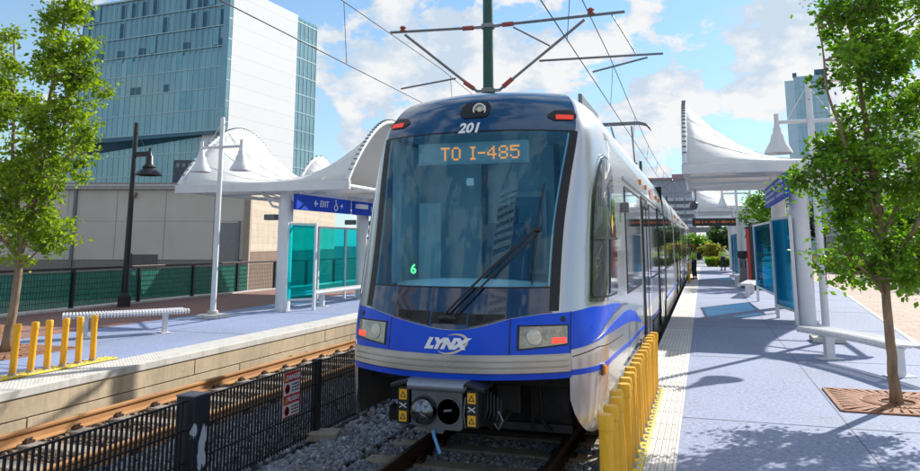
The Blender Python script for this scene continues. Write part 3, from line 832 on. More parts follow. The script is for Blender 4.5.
# ribbed bumper
bp = MB(); patch(bp, -1.19, 1.19, C_(.655), C_(.812), .018, st=.06, nz=4, rim=.05)
for z in (.682, .733, .784): patch(bp, -1.17, 1.17, C_(z-.018), C_(z+.018), .042, st=.06, nz=2, rim=.03)
bp.build('bumper', mat('bumper_trim', (.52, .50, .46), .32, .55, .10, 1.2), tram, smooth=True)
patch(MB(), -1.19, 1.19, C_(.598), C_(.650), .018, st=.06, nz=2, rim=.05).build('bumper_stripe', M['blue'], tram, smooth='all')
# panel seams of the nose
for u in (-.635, .615):
    b = MB(); patch(b, u-.006, u+.006, C_(.82), lambda q: sw(q)-.004, OFF+.0012, st=.006, nz=4, rim=.003); b.build('panel_seam', M['gasket'], tram)
for s in (1, -1):
    b = MB(); spatch(b, s, 1.187, 1.197, C_(.60), C_(1.18), OFF+.0012, st=.005, nz=6, rim=.004); b.build('panel_seam', M['gasket'], tram)
# side livery
for s in (1, -1):
    b = MB(); spatch(b, s, 1.195, 2.80, tab([(1.195, .838), (1.458, .862), (1.65, .925), (1.876, 1.016), (2.3, 1.07), (2.80, 1.10)]), tab([(1.195, 1.176), (1.494, 1.207), (2.0, 1.19), (2.4, 1.155), (2.80, 1.107)]), .004, st=.05, nz=6, rim=.006)
    b.build('blue_swoosh', M['blue'], tram, smooth='all')
    b = MB(); spatch(b, s, 1.50, 5.6, tab([(1.5, .868), (1.875, .906), (2.757, .853), (3.911, .789), (5.6, .611)]), tab([(1.5, .872), (1.75, .925), (1.993, .963), (2.963, .987), (3.778, .951), (4.6, .85), (5.6, .615)]), .004, st=.08, nz=4, rim=.006)
    b.build('blue_crescent', M['blue'], tram, smooth='all')
    b = MB(); spatch(b, s, 1.46, 3.5, tab([(1.46, .864), (1.65, .915), (1.876, 1.0), (2.3, 1.05), (2.9, 1.07), (3.5, 1.04)]), tab([(1.46, .866), (1.65, .922), (1.876, 1.014), (2.3, 1.068), (2.9, 1.10), (3.5, 1.05)]), .0035, st=.06, nz=3, rim=.006)
    b.build('grey_swoosh', M['grey'], tram, smooth='all')
    b = MB(); spatch(b, s, 1.195, 13.4, tab([(1.2, .612), (2.1, .60), (3.5, .51), (5.6, .48), (7.7, .40), (13.4, .40)]), tab([(1.2, .662), (2.1, .65), (3.5, .56), (5.6, .53), (7.7, .45), (13.4, .45)]), .004, st=.1, nz=1, rim=.006)
    b.build('blue_stripe', M['blue'], tram, smooth='all')
    b = MB(); spatch(b, s, 1.23, 2.9, tab([(1.23, .775), (1.65, .822), (2.83, .732), (2.9, .725)]), tab([(1.23, .783), (1.65, .832), (2.83, .740), (2.9, .733)]), .003, st=.06, nz=1, rim=.004); b.build('panel_seam', M['gasket'], tram)
    # headlights: recessed clear lens with round lamp and red tail lamp
    h = MB(); spatch(h, s, .68, 1.165, tab([(.68, .852), (1.165, .888)]), C_(1.068), OFF+.004, st=.04, nz=4); hl = h.build('headlight', M['gasket'], tram, smooth='all')
    h = MB(); spatch(h, s, .70, 1.150, tab([(.70, .866), (1.15, .901)]), C_(1.055), OFF+.008, st=.04, nz=4); h.build('lens', M['lensdull'], hl, smooth='all')
    c = SN(s*.83, .965, OFF+.010); n_ = (SN(s*.83, .965, .1)-SN(s*.83, .965)).normalized()
    h = MB(); k = 18
    ax = n_.cross(Vector((0,0,1))).normalized(); ay = ax.cross(n_)
    for rr_, dd in ((.074, 0), (.070, .006), (.04, .012), (.001, .013)):
        for j in range(k): h.v.append(tuple(c+n_*dd+rr_*(math.cos(2*PI*j/k)*ax+math.sin(2*PI*j/k)*ay)))
    for i in range(3):
        for j in range(k): h.f.append((i*k+j, i*k+(j+1) % k, (i+1)*k+(j+1) % k, (i+1)*k+j))
    h.build('lamp', M['lens'], hl, smooth=True)
    h = MB()
    spatch(h, s, .985, 1.135, C_(.905), C_(.955), OFF+.011, st=.05, nz=2, rim=.004)
    h.build('tail_lamp', M['redlens'], hl, smooth='all')
    # corner sensor dot
    c = SN(s*1.10, 1.115, OFF); h = MB(); n_ = (SN(s*1.10, 1.115, .1)-SN(s*1.10, 1.115)).normalized()
    h.tube([c-n_*.01, c+n_*.006], .026, 14); h.build('sensor', M['gasket'], tram)
    # high marker lamps on the brow
    h = MB(); spatch(h, s, .74, 1.015, tab([(.74, 3.135), (.80, 3.095), (.97, 3.10), (1.015, 3.14)]), tab([(.74, 3.165), (.80, 3.215), (.97, 3.235), (1.015, 3.18)]), OFF+.008, st=.03, nz=4); mk = h.build('marker_light', M['gasket'], tram, smooth='all')
    h = MB(); spatch(h, s, .815, .975, C_(3.112), C_(3.160), OFF+.016, st=.03, nz=2, rim=.01); h.build('lens', M['reddull'], mk, smooth='all')
    # cab side window
    wlo = tab([(1.485, 1.345), (1.505, 1.31), (1.54, 1.298), (2.40, 1.275), (2.44, 1.28), (2.47, 1.33)])
    whi = tab([(1.485, 2.22), (1.50, 2.36), (1.525, 2.48), (1.57, 2.62), (1.64, 2.715), (1.72, 2.745), (1.83, 2.735), (1.95, 2.69), (2.07, 2.59), (2.17, 2.44), (2.28, 2.2), (2.38, 1.93), (2.47, 1.60)])
    b = MB(); spatch(b, s, 1.43, 2.53, lambda u: wlo(max(1.485, min(2.47, 1.98+(u-1.98)*.895)))-.05, lambda u: whi(max(1.485, min(2.47, 1.98+(u-1.98)*.895)))+.055, .008, st=.02, nz=14); fr_ = b.build('cab_side_window', M['chrome'], tram, smooth='all')
    b = MB(); spatch(b, s, 1.465, 2.495, lambda u: wlo(max(1.485, min(2.47, 1.98+(u-1.98)*.955)))-.022, lambda u: whi(max(1.485, min(2.47, 1.98+(u-1.98)*.955)))+.024, .013, st=.02, nz=14); b.build('rubber_seal', M['gasket'], fr_, smooth='all')
    b = MB(); spatch(b, s, 1.485, 2.47, wlo, whi, .018, st=.02, nz=14); b.build('pane', mat('cab_pane', (.10, .11, .115), .05, .35, .2, 3, coat=1, spec=.8), fr_, smooth='all')
    b = MB(); spatch(b, s, 1.47, 2.44, C_(1.86), C_(1.885), .026, st=.05, nz=1, rim=.02); b.build('window_bar', M['gasket'], fr_)
    b = MB(); spatch(b, s, 1.94, 1.965, C_(1.30), C_(1.86), .026, st=.02, nz=6, rim=.02); b.build('window_bar', M['gasket'], fr_)
    c = SN(s*2.03, 2.03, .026); dn = Vector(S(s*2.08, 2.03))-Vector(S(s*1.98, 2.03)); dn.normalize()
    h = MB(); pts = [c+dn*.075, c+Vector((0,0,.12)), c-dn*.075, c-Vector((0,0,.12))]; h.add(pts, [(0,1,2,3)]); h.build('hazard_diamond', M['yellow'], fr_, recalc=False)
    # orange side marker
    c = SN(s*1.736, .601, 0); n_ = (SN(s*1.736, .601, .1)-c).normalized(); tdir = Vector((0,0,1)).cross(n_).normalized()
    h = MB(); h.obox(c+n_*.012, tdir, (0,0,1), n_, .045, .055, .012); mk = h.build('side_marker', M['grey'], tram, bevel=.008)
    h = MB(); h.obox(c+n_*.028, tdir, (0,0,1), n_, .036, .042, .012); h.build('lens', M['amber'], mk, bevel=.008)
# fleet number, badge and writing mapped on the nose
def nose_text(name, body_, size, u0, z0, m, off, shear=0, bold=0, parent=tram, us_=1.0, spacing=1.0, mirror=False):
    vs, fs = text_geo(body_, size, shear, bold, spacing=spacing); b = MB()
    for x, y in vs:
        z = z0+y; x = -x if mirror else x
        b.v.append(tuple(SN(u0+us_*x/smooth_table(HM, z), z, off)))
    b.f = [tuple(f) for f in fs]; return b.build(name, m, parent, recalc=False)
nose_text('fleet_number', '201', .155, -.003, 3.017, M['signwhite'], OFF+.004, bold=.006, us_=1.02, shear=.12)
nose_text('badge_lettering', 'LYNX', .118, -.005, .902, M['signwhite'], OFF+.005, shear=.42, bold=.010, us_=1.22)
b = MB(); k = 30
for i in range(k+1):
    t = -.86*PI+i/k*1.42*PI
    wq = .013*math.sin(PI*i/k)**.8+.001
    for sg in (-1, 1):
        rx, rz = .150+sg*wq, .078+sg*wq*.8
        x = rx*math.cos(t); zz = rz*math.sin(t)
        xr = x*.95-zz*.1+.065; zr_ = zz+.20*x+.905
        b.v.append(tuple(SN(xr/.94, zr_, OFF+.003)))
for i in range(k): b.f.append((2*i, 2*i+1, 2*i+3, 2*i+2))
b.build('badge_swoosh', M['tan'], tram, recalc=False)
# destination sign behind the glass
dsn = MB()
dsn.box(XC-.64, XC+.60, 7.585, 7.66, 2.66, 2.90); dsg = dsn.build('destination_sign', mat('sign_housing', (.30, .40, .42), .5), tram, bevel=.006)
MB().box(XC-.62, XC+.58, 7.575, 7.584, 2.68, 2.88).build('display', mat('sign_display', (.26, .36, .40), .4), dsg)
FONT5 = {'T': '11111 00100 00100 00100 00100 00100 00100', 'O': '01110 10001 10001 10001 10001 10001 01110', ' ': '000 000 000 000 000 000 000', 'I': '111 010 010 010 010 010 111', '-': '0000 0000 0000 1111 0000 0000 0000',
         '4': '00010 00110 01010 10010 11111 00010 00010', '8': '01110 10001 10001 01110 10001 10001 01110', '5': '11111 10000 11110 00001 00001 10001 01110'}
b = MB(); px_ = .0205; xo = -.375
for ch_ in 'TO I-485':                          # dot-matrix lettering
    rows = FONT5[ch_].split()
    for r_, row in enumerate(rows):
        for c_, v_ in enumerate(row):
            if v_ == '1':
                x_ = XC+xo+c_*px_; z_ = 2.846-r_*px_
                for dx_ in (0, .0095): b.box(x_+dx_*0, x_+.0175, 7.568, 7.5745, z_-.0165, z_); break
    xo += (len(rows[0])+1.15)*px_
b.build('led_text', M['orangeled'], dsg)
# small green indicator, ceiling mirror
text_flat('green_indicator', '6', .13, (XC-.52, 7.16, 1.555), (1,0,0), (0,0,1), M['greenled'], tram, bold=.004)
MB().box(XC-.06, XC+.02, 7.50, 7.52, 2.42, 2.50).build('interior_camera', M['whitebench'], tram, bevel=.006)
# roof lamp pod
b = MB(); patch(b, -.135, .175, tab([(-.135, 3.19), (-.09, 3.135), (.14, 3.14), (.175, 3.19)]), tab([(-.135, 3.27), (-.10, 3.33), (.12, 3.345), (.175, 3.28)]), OFF+.012, st=.03, nz=5); pod = b.build('roof_lamp', M['gasket'], tram, smooth='all')
c = SN(.07, 3.232, OFF+.004); n_ = Vector((0, -1, .12)).normalized()
b = MB(); b.lathe((c.x, c.y, c.z), [(.072, .02), (.072, -.035), (.062, -.035), (.05, -.012), (.001, -.004)], 20, 'y'); b.build('reflector', M['chrome'], pod, smooth=True)
b = MB(); b.lathe((c.x, c.y, c.z), [(.034, -.012), (.024, -.030), (.001, -.036)], 16, 'y'); b.build('bulb', mat('warm_lamp', (.75, .66, .45), .2), pod, smooth=True)
# front equipment slots in the dark mask
b = MB()
patch(b, -.16, .20, C_(1.075), C_(1.175), OFF+.004, st=.05, nz=2); b.build('wiper_tray', M['under'], tram)
for u in (-.42, .32):
    b = MB(); c = SN(u, 1.14 if u < 0 else 1.125, OFF); b.tube([c+Vector((0, .01, 0)), c+Vector((0, -.012, 0))], .034, 14); b.build('washer_port', M['gasket'], tram)
for a_, c_, z_ in ((-.55, -.18, 1.185), (.22, .56, 1.165)): b = MB(); patch(b, a_, c_, lambda u: sw(u)+.02, C_(z_), OFF+.003, st=.05, nz=2); b.build('mask_recess', M['under'], tram)
# wiper: two parallel arms and the blade
wp = MB()
def along(p, q, o0, o1, n_=10):
    out = []
    for i in range(n_+1):
        t = i/n_; u = p[0]+(q[0]-p[0])*t; z = p[1]+(q[1]-p[1])*t
        out.append(SN(u, z, o0+(o1-o0)*t+.03*math.sin(PI*t)))
    return out
wp.tube(along((-.03, 1.125), (.78, 1.945), .05, .055), .013, 6); wp.tube(along((.065, 1.12), (.80, 1.905), .05, .055), .012, 6)
wp.tube(along((-.05, 1.115), (.09, 1.115), .04, .04), .03, 8)
arm = wp.build('wiper', M['black'], tram, smooth=True)
wb_ = MB(); wb_.tube(along((.80, 2.40), (.782, 1.42), .035, .035, 14), .009, 6); wb_.tube(along((.77, 1.93), (.81, 1.93), .05, .05, 2), .028, 8); wb_.build('wiper_blade', M['black'], arm, smooth=True)
# side destination text + car number
vs, fs = text_geo('201-A', .12, .12, .003)
b = MB()
for x, y in vs:
    z = 3.03+y; u = 1.95+x*.95; b.v.append(tuple(SN(u, z, .006)))
b.f = [tuple(f) for f in fs]; b.build('car_number', M['grey'], tram, recalc=False)

# ---- under the nose: dark void, frame, wheels
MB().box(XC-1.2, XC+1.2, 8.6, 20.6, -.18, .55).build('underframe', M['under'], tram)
MB().box(XC-1.05, XC+1.05, 7.35, 8.6, .44, .60).build('buffer_beam', M['under'], tram, bevel=.02)
for q in ((XC-.95, XC-.45, 7.62, 7.7, .18, .42), (XC+.25, XC+.5, 7.5, 7.62, .15, .42), (XC+.55, XC+.95, 7.75, 7.85, .0, .42), (XC+.2, XC+1.0, 7.55, 7.62, -.02, .06), (XC-1.0, XC-.5, 7.7, 7.8, -.05, .1)): MB().box(*q).build('front_gear', mat('gear_box', (.035, .036, .04), .5, .3, .3, 9), tram, bevel=.012)
for q in ([(XC+.62, 7.5, .44), (XC+.62, 7.5, -.0)], [(XC+.70, 7.48, .44), (XC+.72, 7.5, .1), (XC+.8, 7.5, -.0)]): MB().tube(q, .02, 8).build('hose', M['rubber'], tram, smooth=True)
b = MB(); c0 = (XC-.78, 7.6, .30); b.lathe(c0, [(.032, .02), (.032, -.03), (.001, -.034)], 14, 'y'); b.build('horn', M['grey'], tram, smooth=True)
for y in (9.6, 11.4):
    b = MB()
    for s in (-1, 1):
        b.lathe((XC+s*.72, y, ZR+.33), [(.001, -.065), (.33, -.065), (.33, .065), (.001, .065)], 28, 'x')
    b.tube([(XC-.7, y, ZR+.33), (XC+.7, y, ZR+.33)], .07, 10); b.build('wheelset', M['under'], tram, smooth=True)
MB().box(XC-1.0, XC+1.0, 9.1, 11.9, ZR+.18, ZR+.42).build('bogie_frame', M['under'], tram, bevel=.03)
# ---- coupler
CX, CY, CZ = XC-.03, 6.50, .31
cpb = MB()
cpb.prism([(-.24, .205), (.24, .205), (.245, -.10), (.225, -.125), (.075, -.125), (.06, -.16), (-.075, -.16), (-.10, -.12), (-.24, -.10)], lambda p, q, d: (CX+p, d, CZ+q), CY, CY+.05)
cpl = cpb.build('coupler', M['grey'], tram, bevel=.008)
b = MB(); b.box(CX-.24, CX+.24, CY+.05, CY+.5, CZ-.10, CZ+.2); b.tube([(CX, CY+.5, CZ+.02), (CX, 8.2, CZ+.02)], .11, 12); b.build('coupler_shank', M['under'], cpl, bevel=.01)
b = MB(); b.tube([(CX-.265, CY-.005, CZ+.245), (CX+.265, CY-.005, CZ+.245)], .042, 14); b.obox((CX, CY+.09, CZ+.26), (1,0,0), (0,1,0), (0,0,1), .28, .09, .035); b.build('guide_bar', mat('coupler_top', (.28, .31, .36), .35, .6), cpl, smooth=True)
b = MB(); b.lathe((CX-.112, CY, CZ+.035), [(.115, .0), (.126, -.02), (.105, -.075), (.07, -.115), (.03, -.132), (.001, -.136)], 28, 'y'); b.build('coupler_cone', mat('polished_steel', (.16, .18, .21), .16, 1, .15, 8), cpl, smooth='all')
b = MB(); b.lathe((CX+.118, CY, CZ+.035), [(.118, -.003), (.110, -.010), (.104, .001), (.09, .004), (.001, .005)], 28, 'y'); b.build('coupler_socket', M['gasket'], cpl, smooth=True)
b = MB(); b.lathe((CX+.118, CY, CZ+.035), [(.121, -.002), (.122, -.014), (.109, -.014), (.107, -.003)], 28, 'y'); b.build('socket_rim', M['grey'], cpl, smooth=True)
b = MB(); b.tube([(CX+.08, CY-.02, CZ+.04), (CX+.15, CY-.012, CZ+.05)], .012, 8); b.build('latch', M['grey'], cpl)
b = MB(); b.tube([(CX-.02, CY-.02, CZ-.13), (CX+.0, CY-.05, CZ-.17), (CX+.07, CY-.09, CZ-.30)], .016, 8); b.build('release_handle', mat('blue_handle', (.10, .28, .55), .35, .3), cpl, smooth=True)
for s in (-1, 1):
    x0 = CX+s*.325
    b = MB(); b.box(x0-.056, x0+.056, CY+.02, CY+.30, CZ-.10, CZ+.225); b.obox((x0+s*.03, CY+.16, CZ+.25), (1,0,.25*-s), (0,1,0), (.25*s,0,1), .09, .17, .02); eb = b.build('electric_coupler', M['black'], cpl, bevel=.01)
    for z in (.155, -.035):
        b = MB(); b.box(x0-.037, x0+.037, CY+.012, CY+.019, CZ+z-.045, CZ+z+.045); wl = b.build('warning_label', M['yellow'], eb)
        b = MB(); y_ = CY+.0105
        b.add([(x0-.030, y_, CZ+z-.026), (x0+.030, y_, CZ+z-.026), (x0, y_, CZ+z+.03), (x0-.017, y_-.0004, CZ+z-.019), (x0+.017, y_-.0004, CZ+z-.019), (x0, y_-.0004, CZ+z+.014)], [(0,1,4,3), (1,2,5,4), (2,0,3,5)])
        b.build('warning_triangle', M['ink'], wl, recalc=False)
    b = MB()
    for q in (-1, 1): b.bar((x0-.033, CY+.016, CZ+.06-q*.02), (x0+.033, CY+.016, CZ+.06+q*.02), .006, .014, (0,1,0))
    b.build('caution_mark', M['signwhite'], eb)
for k in range(5):
    b = MB(); x0 = CX+.42+k*.03; pts = [(x0, CY+.2, CZ+.2-.02*k), (x0+.02, CY+.12, CZ+.05-.03*k), (x0-.02, CY+.12, CZ-.06), (x0+.03, CY+.22, CZ-.14+.02*k), (x0+.05, CY+.4, CZ+.0)]
    b.tube(pts, .009, 6); b.build('cable', M['gasket'], cpl, smooth=True)
b = MB(); b.tube([(CX+.262, CY+.03, CZ+.16), (CX+.256, CY+.0, CZ+.02), (CX+.262, CY+.03, CZ-.1)], .008, 6); b.tube([(CX+.55, CY+.08, CZ+.05), (CX+.60, CY+.05, CZ-.02), (CX+.56, CY+.05, CZ-.1), (CX+.52, CY+.06, CZ-.05)], .007, 6); b.build('chain', M['grey'], cpl, smooth=True)

# ---- side: windows, doors, lights (positions along Y), both sides
WX = 1.33
def side_panel(s, name, y0, y1, z0, z1, m, off=.012, parent=tram, r=.06, t=.03):
    pts = []
    for cx_, cz_, a0 in ((y1-r, z1-r, 0), (y0+r, z1-r, 90), (y0+r, z0+r, 180), (y1-r, z0+r, 270)):
        for k in range(5): a = R(a0+k*22.5); pts.append((cx_+r*math.cos(a), cz_+r*math.sin(a)))
    b = MB(); b.prism(pts, lambda p, q, d: (XC+s*(WX+d), p, q), off-t, off); return b.build(name, m, parent)
sidewin = mat('side_window_glass', (.012, .014, .017), .035, 0, .2, 3, coat=1, spec=.8)
doorleaf = mat('door_leaf_paint', (.05, .052, .056), .22, .3, .1, 3, coat=.5)
sections = [(9.6, 20.1), (20.9, 26.5), (27.3, 36.6), (37.2, 46.5), (47.3, 53.0), (53.8, 62.0)]
def window(s, y0, y1):
    f = side_panel(s, 'side_window', y0, y1, 1.17, 2.58, M['gasket'], .010)
    side_panel(s, 'pane', y0+.04, y1-.04, 1.21, 2.54, sidewin, .015, f)
def door(s, y0, y1):
    f = side_panel(s, 'door', y0, y1, .03, 2.62, M['gasket'], .014)
    ym = (y0+y1)/2
    for a, c in ((y0+.05, ym-.03), (ym+.03, y1-.05)):
        lf = side_panel(s, 'door_leaf', a, c, .07, 2.56, M['gasket'] if False else doorleaf, .024, f)
        side_panel(s, 'pane', a+.09, c-.09, .30, 2.46, sidewin, .030, f)
def lamps(s, y):
    b = MB(); b.obox((XC+s*(smooth_table(WD, 2.86)+.012), y, 2.86), (1,0,0), (0,1,0), (0,0,1), .02, .05, .045); b.build('door_light', M['amber'], tram, bevel=.01)
for s in (1, -1):
    layout = [('w', 10.05, 12.5), ('d', 12.85, 14.35), ('w', 14.7, 17.0), ('d', 17.35, 18.75), ('w', 19.0, 19.95),
              ('w', 21.1, 22.6), ('w', 22.9, 24.4), ('w', 24.7, 26.3),
              ('w', 27.6, 28.6), ('d', 28.9, 30.3), ('w', 30.6, 32.4), ('d', 32.7, 34.1), ('w', 34.4, 36.2),
              ('w', 37.7, 39.5), ('d', 39.9, 41.3), ('w', 41.6, 43.5), ('d', 43.8, 45.2), ('w', 45.4, 46.2),
              ('w', 47.6, 49.9), ('w', 50.3, 52.7), ('d', 54.5, 55.9), ('w', 56.3, 58.2), ('d', 58.6, 60)]
    for k, a, c in layout:
        (window if k == 'w' else door)(s, a, c)
        if k == 'd': lamps(s, a+.1); lamps(s, c-.1)
    # belt reveal above the first window (shadow groove) and skirt seams
    for a, c in ((9.9, 20.0),):
        side_panel(s, 'drip_rail', a, c, 2.66, 2.70, M['silver'], .02, r=.015)
    for y in (12.0, 15.0, 18.0):
        side_panel(s, 'skirt_seam', y, y+.015, -.05, .38, M['gasket'], .004, r=.003)
    side_panel(s, 'skirt_line', 9.6, 20.0, .34, .352, M['gasket'], .004, r=.003)
    b = MB(); b.obox((XC+s*(WX+.05), 9.62, 2.27), (1,0,0), (0,1,0), (0,0,1), .05, .05, .065); b.build('side_camera', M['grey'], tram, bevel=.012)
# reddish reflection painted on the side over the windows of the first section
for s in (1,):
    b = MB()
    b.prism([(15.9+.55*math.cos(t*PI/8), 2.83+.14*math.sin(t*PI/8)) for t in range(16)], lambda p, q, d: (XC+WX+d, p, q), -.02, .010); b.build('red_reflection', mat('painted_red_reflection', (.55, .30, .31), .3), tram)
# later sections of the train: body profile extruded
def section(y0, y1):
    half = [(smooth_table(WD, z), z) for z in (-.13, .3, .6, 1.2, 2.0, 2.6, 2.75, 2.9, 3.0, 3.1, 3.2, 3.3, 3.36, 3.4, 3.45, 3.5, 3.53, 3.56)]
    poly = [(x, z) for x, z in half]+[(-x, z) for x, z in reversed(half)]
    b = MB(); b.prism(poly, lambda p, q, d: (XC+p, d, q), y0, y1); o = b.build('body', M['silver'], tram, smooth=True)
    for s in (-1, 1): side_panel(s, 'blue_stripe', y0+.05, y1-.05, .40, .45, M['blue'], .005, r=.01)
    MB().box(XC-1.2, XC+1.2, y0+.3, y1-.3, ZR+.12, -.10).build('underframe', M['under'], tram)
for a, c in sections[1:]: section(a, c)
for a, c in zip(sections, sections[1:]):
    y0, y1 = a[1], c[0]; b = MB(); n_ = 8
    for i in range(n_):
        ya = y0+(y1-y0)*i/n_; yb = y0+(y1-y0)*(i+1)/n_; w_ = 1.24 if i % 2 else 1.18
        b.box(XC-w_, XC+w_, ya, yb, -.05, 3.30)
    b.build('bellows', M['rubber'], tram)
MB().box(XC-1.33, XC+1.33, 20.04, 20.1, -.1, 3.3).build('end_frame', M['gasket'], tram)
# roof: equipment housings, edge fairings, pantograph
for y0, y1 in ((10.4, 12.2), (15.6, 19.0), (27.8, 31.0), (32, 35.6), (38, 42), (43, 46), (54.5, 58.5)):
    MB().box(XC-.78, XC+.78, y0, y1, 3.52, 3.80).build('roof_unit', M['galv'], tram, bevel=.04)
for s in (-1, 1): b = MB(); b.box(XC+s*.98-.025, XC+s*.98+.025, 8.75, 10.2, 3.42, 3.60); b.build('roof_rail', M['galv'], tram, bevel=.01)
pg = MB()
py = 25.6
pg.box(XC-.55, XC+.55, py-.5, py+.5, 3.56, 3.70); pan = pg.build('pantograph', M['galv'], tram)
b = MB(); ch = 5.62; hy = 23.8
# lower arm, upper arm and collector head (raised to the contact wire)
for s in (-1, 1):
    b.tube([(XC+s*.30, hy+1.2, 3.70), (XC+s*.22, hy+2.0, 4.55)], .035, 8); b.tube([(XC+s*.22, hy+2.0, 4.55), (XC+s*.32, hy, ch-.10)], .026, 8)
b.tube([(XC-.3, hy+2.0, 4.55), (XC+.3, hy+2.0, 4.55)], .03, 8); b.build('pantograph_arm', M['galv'], pan, smooth=True)
b = MB()
for yy in (-.18, .18):
    b.tube([(XC-.92, hy+yy, ch-.22), (XC-.78, hy+yy, ch-.06), (XC-.55, hy+yy, ch), (XC+.55, hy+yy, ch), (XC+.78, hy+yy, ch-.06), (XC+.92, hy+yy, ch-.22)], .03, 8)
for s in (-1, 1): b.tube([(XC+s*.4, hy-.18, ch-.02), (XC+s*.4, hy+.18, ch-.02)], .02, 6)
b.build('collector_head', M['galv'], pan, smooth=True)

# ================================================================== STATION
# ---- canopies: tensile membrane, two edge arches along the platform, frame, column
def canopy(name_label, x_track, x_back, y0, y1, z0, rise, col_x, group):
    """x_track: platform-edge side; x_back: far side"""
    t = thing('canopy', name_label, 'canopy', (col_x, y0+.5, 0), group)
    w = x_back-x_track
    def zf(u, v):        # u 0 track side .. 1 back side, v along the platform
        e = abs(2*u-1)
        arch = math.sin(PI*v)**.9 if 0 < v < 1 else 0
        return z0+.10+rise*arch*(.13+.87*(e**1.75 if u < .5 else e**1.9))
    us = frange(0, 1, .05); vs = frange(0, 1, .04)
    b = MB(); b.grid(lambda u, v: (x_track+w*u, y0+(y1-y0)*v, zf(u, v)), us, vs)
    mem = b.build('membrane', M['fabric'], t, smooth='all', recalc=False)
    so = mem.modifiers.new('solid', 'SOLIDIFY'); so.thickness = .02; so.offset = 0
    # seams (batten lines across) on the membrane
    b = MB()
    for v in (.12, .24, .36, .5, .64, .76, .88):
        b.tube([(x_track+w*u, y0+(y1-y0)*v, zf(u, v)+.008) for u in frange(0, 1, .1)], .012, 5)
    b.build('seam', M['white'], mem, smooth=True)
    # edge arches (tubes) with lacing studs
    for u in (0, 1):
        b = MB(); b.tube([(x_track+w*u, y0+(y1-y0)*v, zf(u, v)) for v in vs], .065, 8); ar = b.build('edge_arch', M['white'], t, smooth=True)
        for v in frange(.03, .97, .0235 if y0 < 22 else .0783):
            p = Vector((x_track+w*u, y0+(y1-y0)*v, zf(u, v)+.07)); b = MB(); b.obox(p, (1,0,0), (0,1,0), (0,0,1), .05, .03, .022); b.build('lacing_stud', M['galv'], ar)
    # perimeter frame: deep white edge beams at both ends, tie beams along the sides
    for y in (y0, y1):
        b = MB(); b.box(min(x_track, x_back)-.08, max(x_track, x_back)+.08, y-.06, y+.06, z0-.14, z0+.10); b.build('end_beam', M['white'], t, bevel=.01)
    b = MB()
    for x in (x_track, x_back): b.tube([(x, y0, z0-.04), (x, y1, z0-.04)], .06, 8)
    b.tube([(col_x, y0, z0-.05), (col_x, y1, z0-.05)], .08, 8)
    for v in (.33, .66):
        y = y0+(y1-y0)*v; b.tube([(x_track, y, z0-.04), (x_back, y, z0-.04)], .045, 8)
    b.tube([(x_track, y0, z0-.04), (col_x, y0+(y1-y0)*.33, z0-.05)], .035, 6); b.tube([(x_back, y0, z0-.04), (col_x, y0+(y1-y0)*.33, z0-.05)], .035, 6)
    b.tube([(x_track, y1, z0-.04), (col_x, y0+(y1-y0)*.66, z0-.05)], .035, 6)
    b.build('frame', M['white'], t, smooth=True)
    for y in (y0+.5, y1-.6):
        b = MB(); b.lathe((col_x, y, 0), [(.205, 0), (.205, z0-.35), (.18, z0-.30), (.18, z0-.02)], 28); b.build('column', M['white'], t, smooth=True)
        b = MB()
        for s in (-1, 1):
            far_ = (s > 0) == (x_back > col_x); q = 1.0 if far_ else .45
            b.tube([(col_x, y, z0-.42), (col_x+s*.4*q, y, z0-.36), (col_x+s*.75*q, y, z0-.18), (col_x+s*.8*q, y, z0-.1)], .05, 8)
            if far_: b.tube([(col_x, y, z0-.62), (col_x+s*.45, y, z0-.52), (col_x+s*.62, y, z0-.3)], .035, 8)
        b.build('bracket', M['white'], t, smooth=True)
        q = 1 if x_back > col_x else -1; b = MB(); b.box(col_x+q*.47-.17, col_x+q*.47+.17, y-.12, y+.12, z0-.92, z0-.76); b.build('speaker_box', M['grey'], t, bevel=.01)
    return t
gC = 'white membrane canopies over the platforms'
canopy('white double-humped membrane canopy on the left platform above the exit sign', -9.05, -14.5, 18.05, 24.2, 3.42, 2.05, -11.2, gC)
canopy('white membrane canopy with tall peak nearest on the right platform', -.32, 5.0, 18.6, 24.6, 3.62, 2.0, 2.19, gC)
canopy('white membrane canopy farther along the right platform above the red panel', -.32, 5.0, 40, 46, 3.62, 2.0, 2.02, gC)
canopy('small white membrane canopy farthest along the right platform', -.32, 5.0, 54, 60, 3.62, 2.0, 2.02, gC)
canopy('shorter white membrane canopy adjoining the far end of the left canopy', -9.05, -14.5, 24.4, 28.6, 3.42, 1.75, -11.2, gC)
# camera dome under the right canopy
cdm = thing('security_camera', 'small grey security camera hanging under the near right canopy', 'camera', (-.15, 24.3, 3.3))
b = MB(); b.tube([(-.15, 24.3, 3.5), (-.15, 24.3, 3.2), (-.2, 24.2, 3.1)], .025, 6); b.build('arm', M['galv'], cdm)
b = MB(); b.lathe((-.22, 24.2, 2.88), [(.001, -.02), (.09, .02), (.13, .1), (.13, .2), (.06, .26)], 16); b.build('dome', M['grey'], cdm, smooth=True)

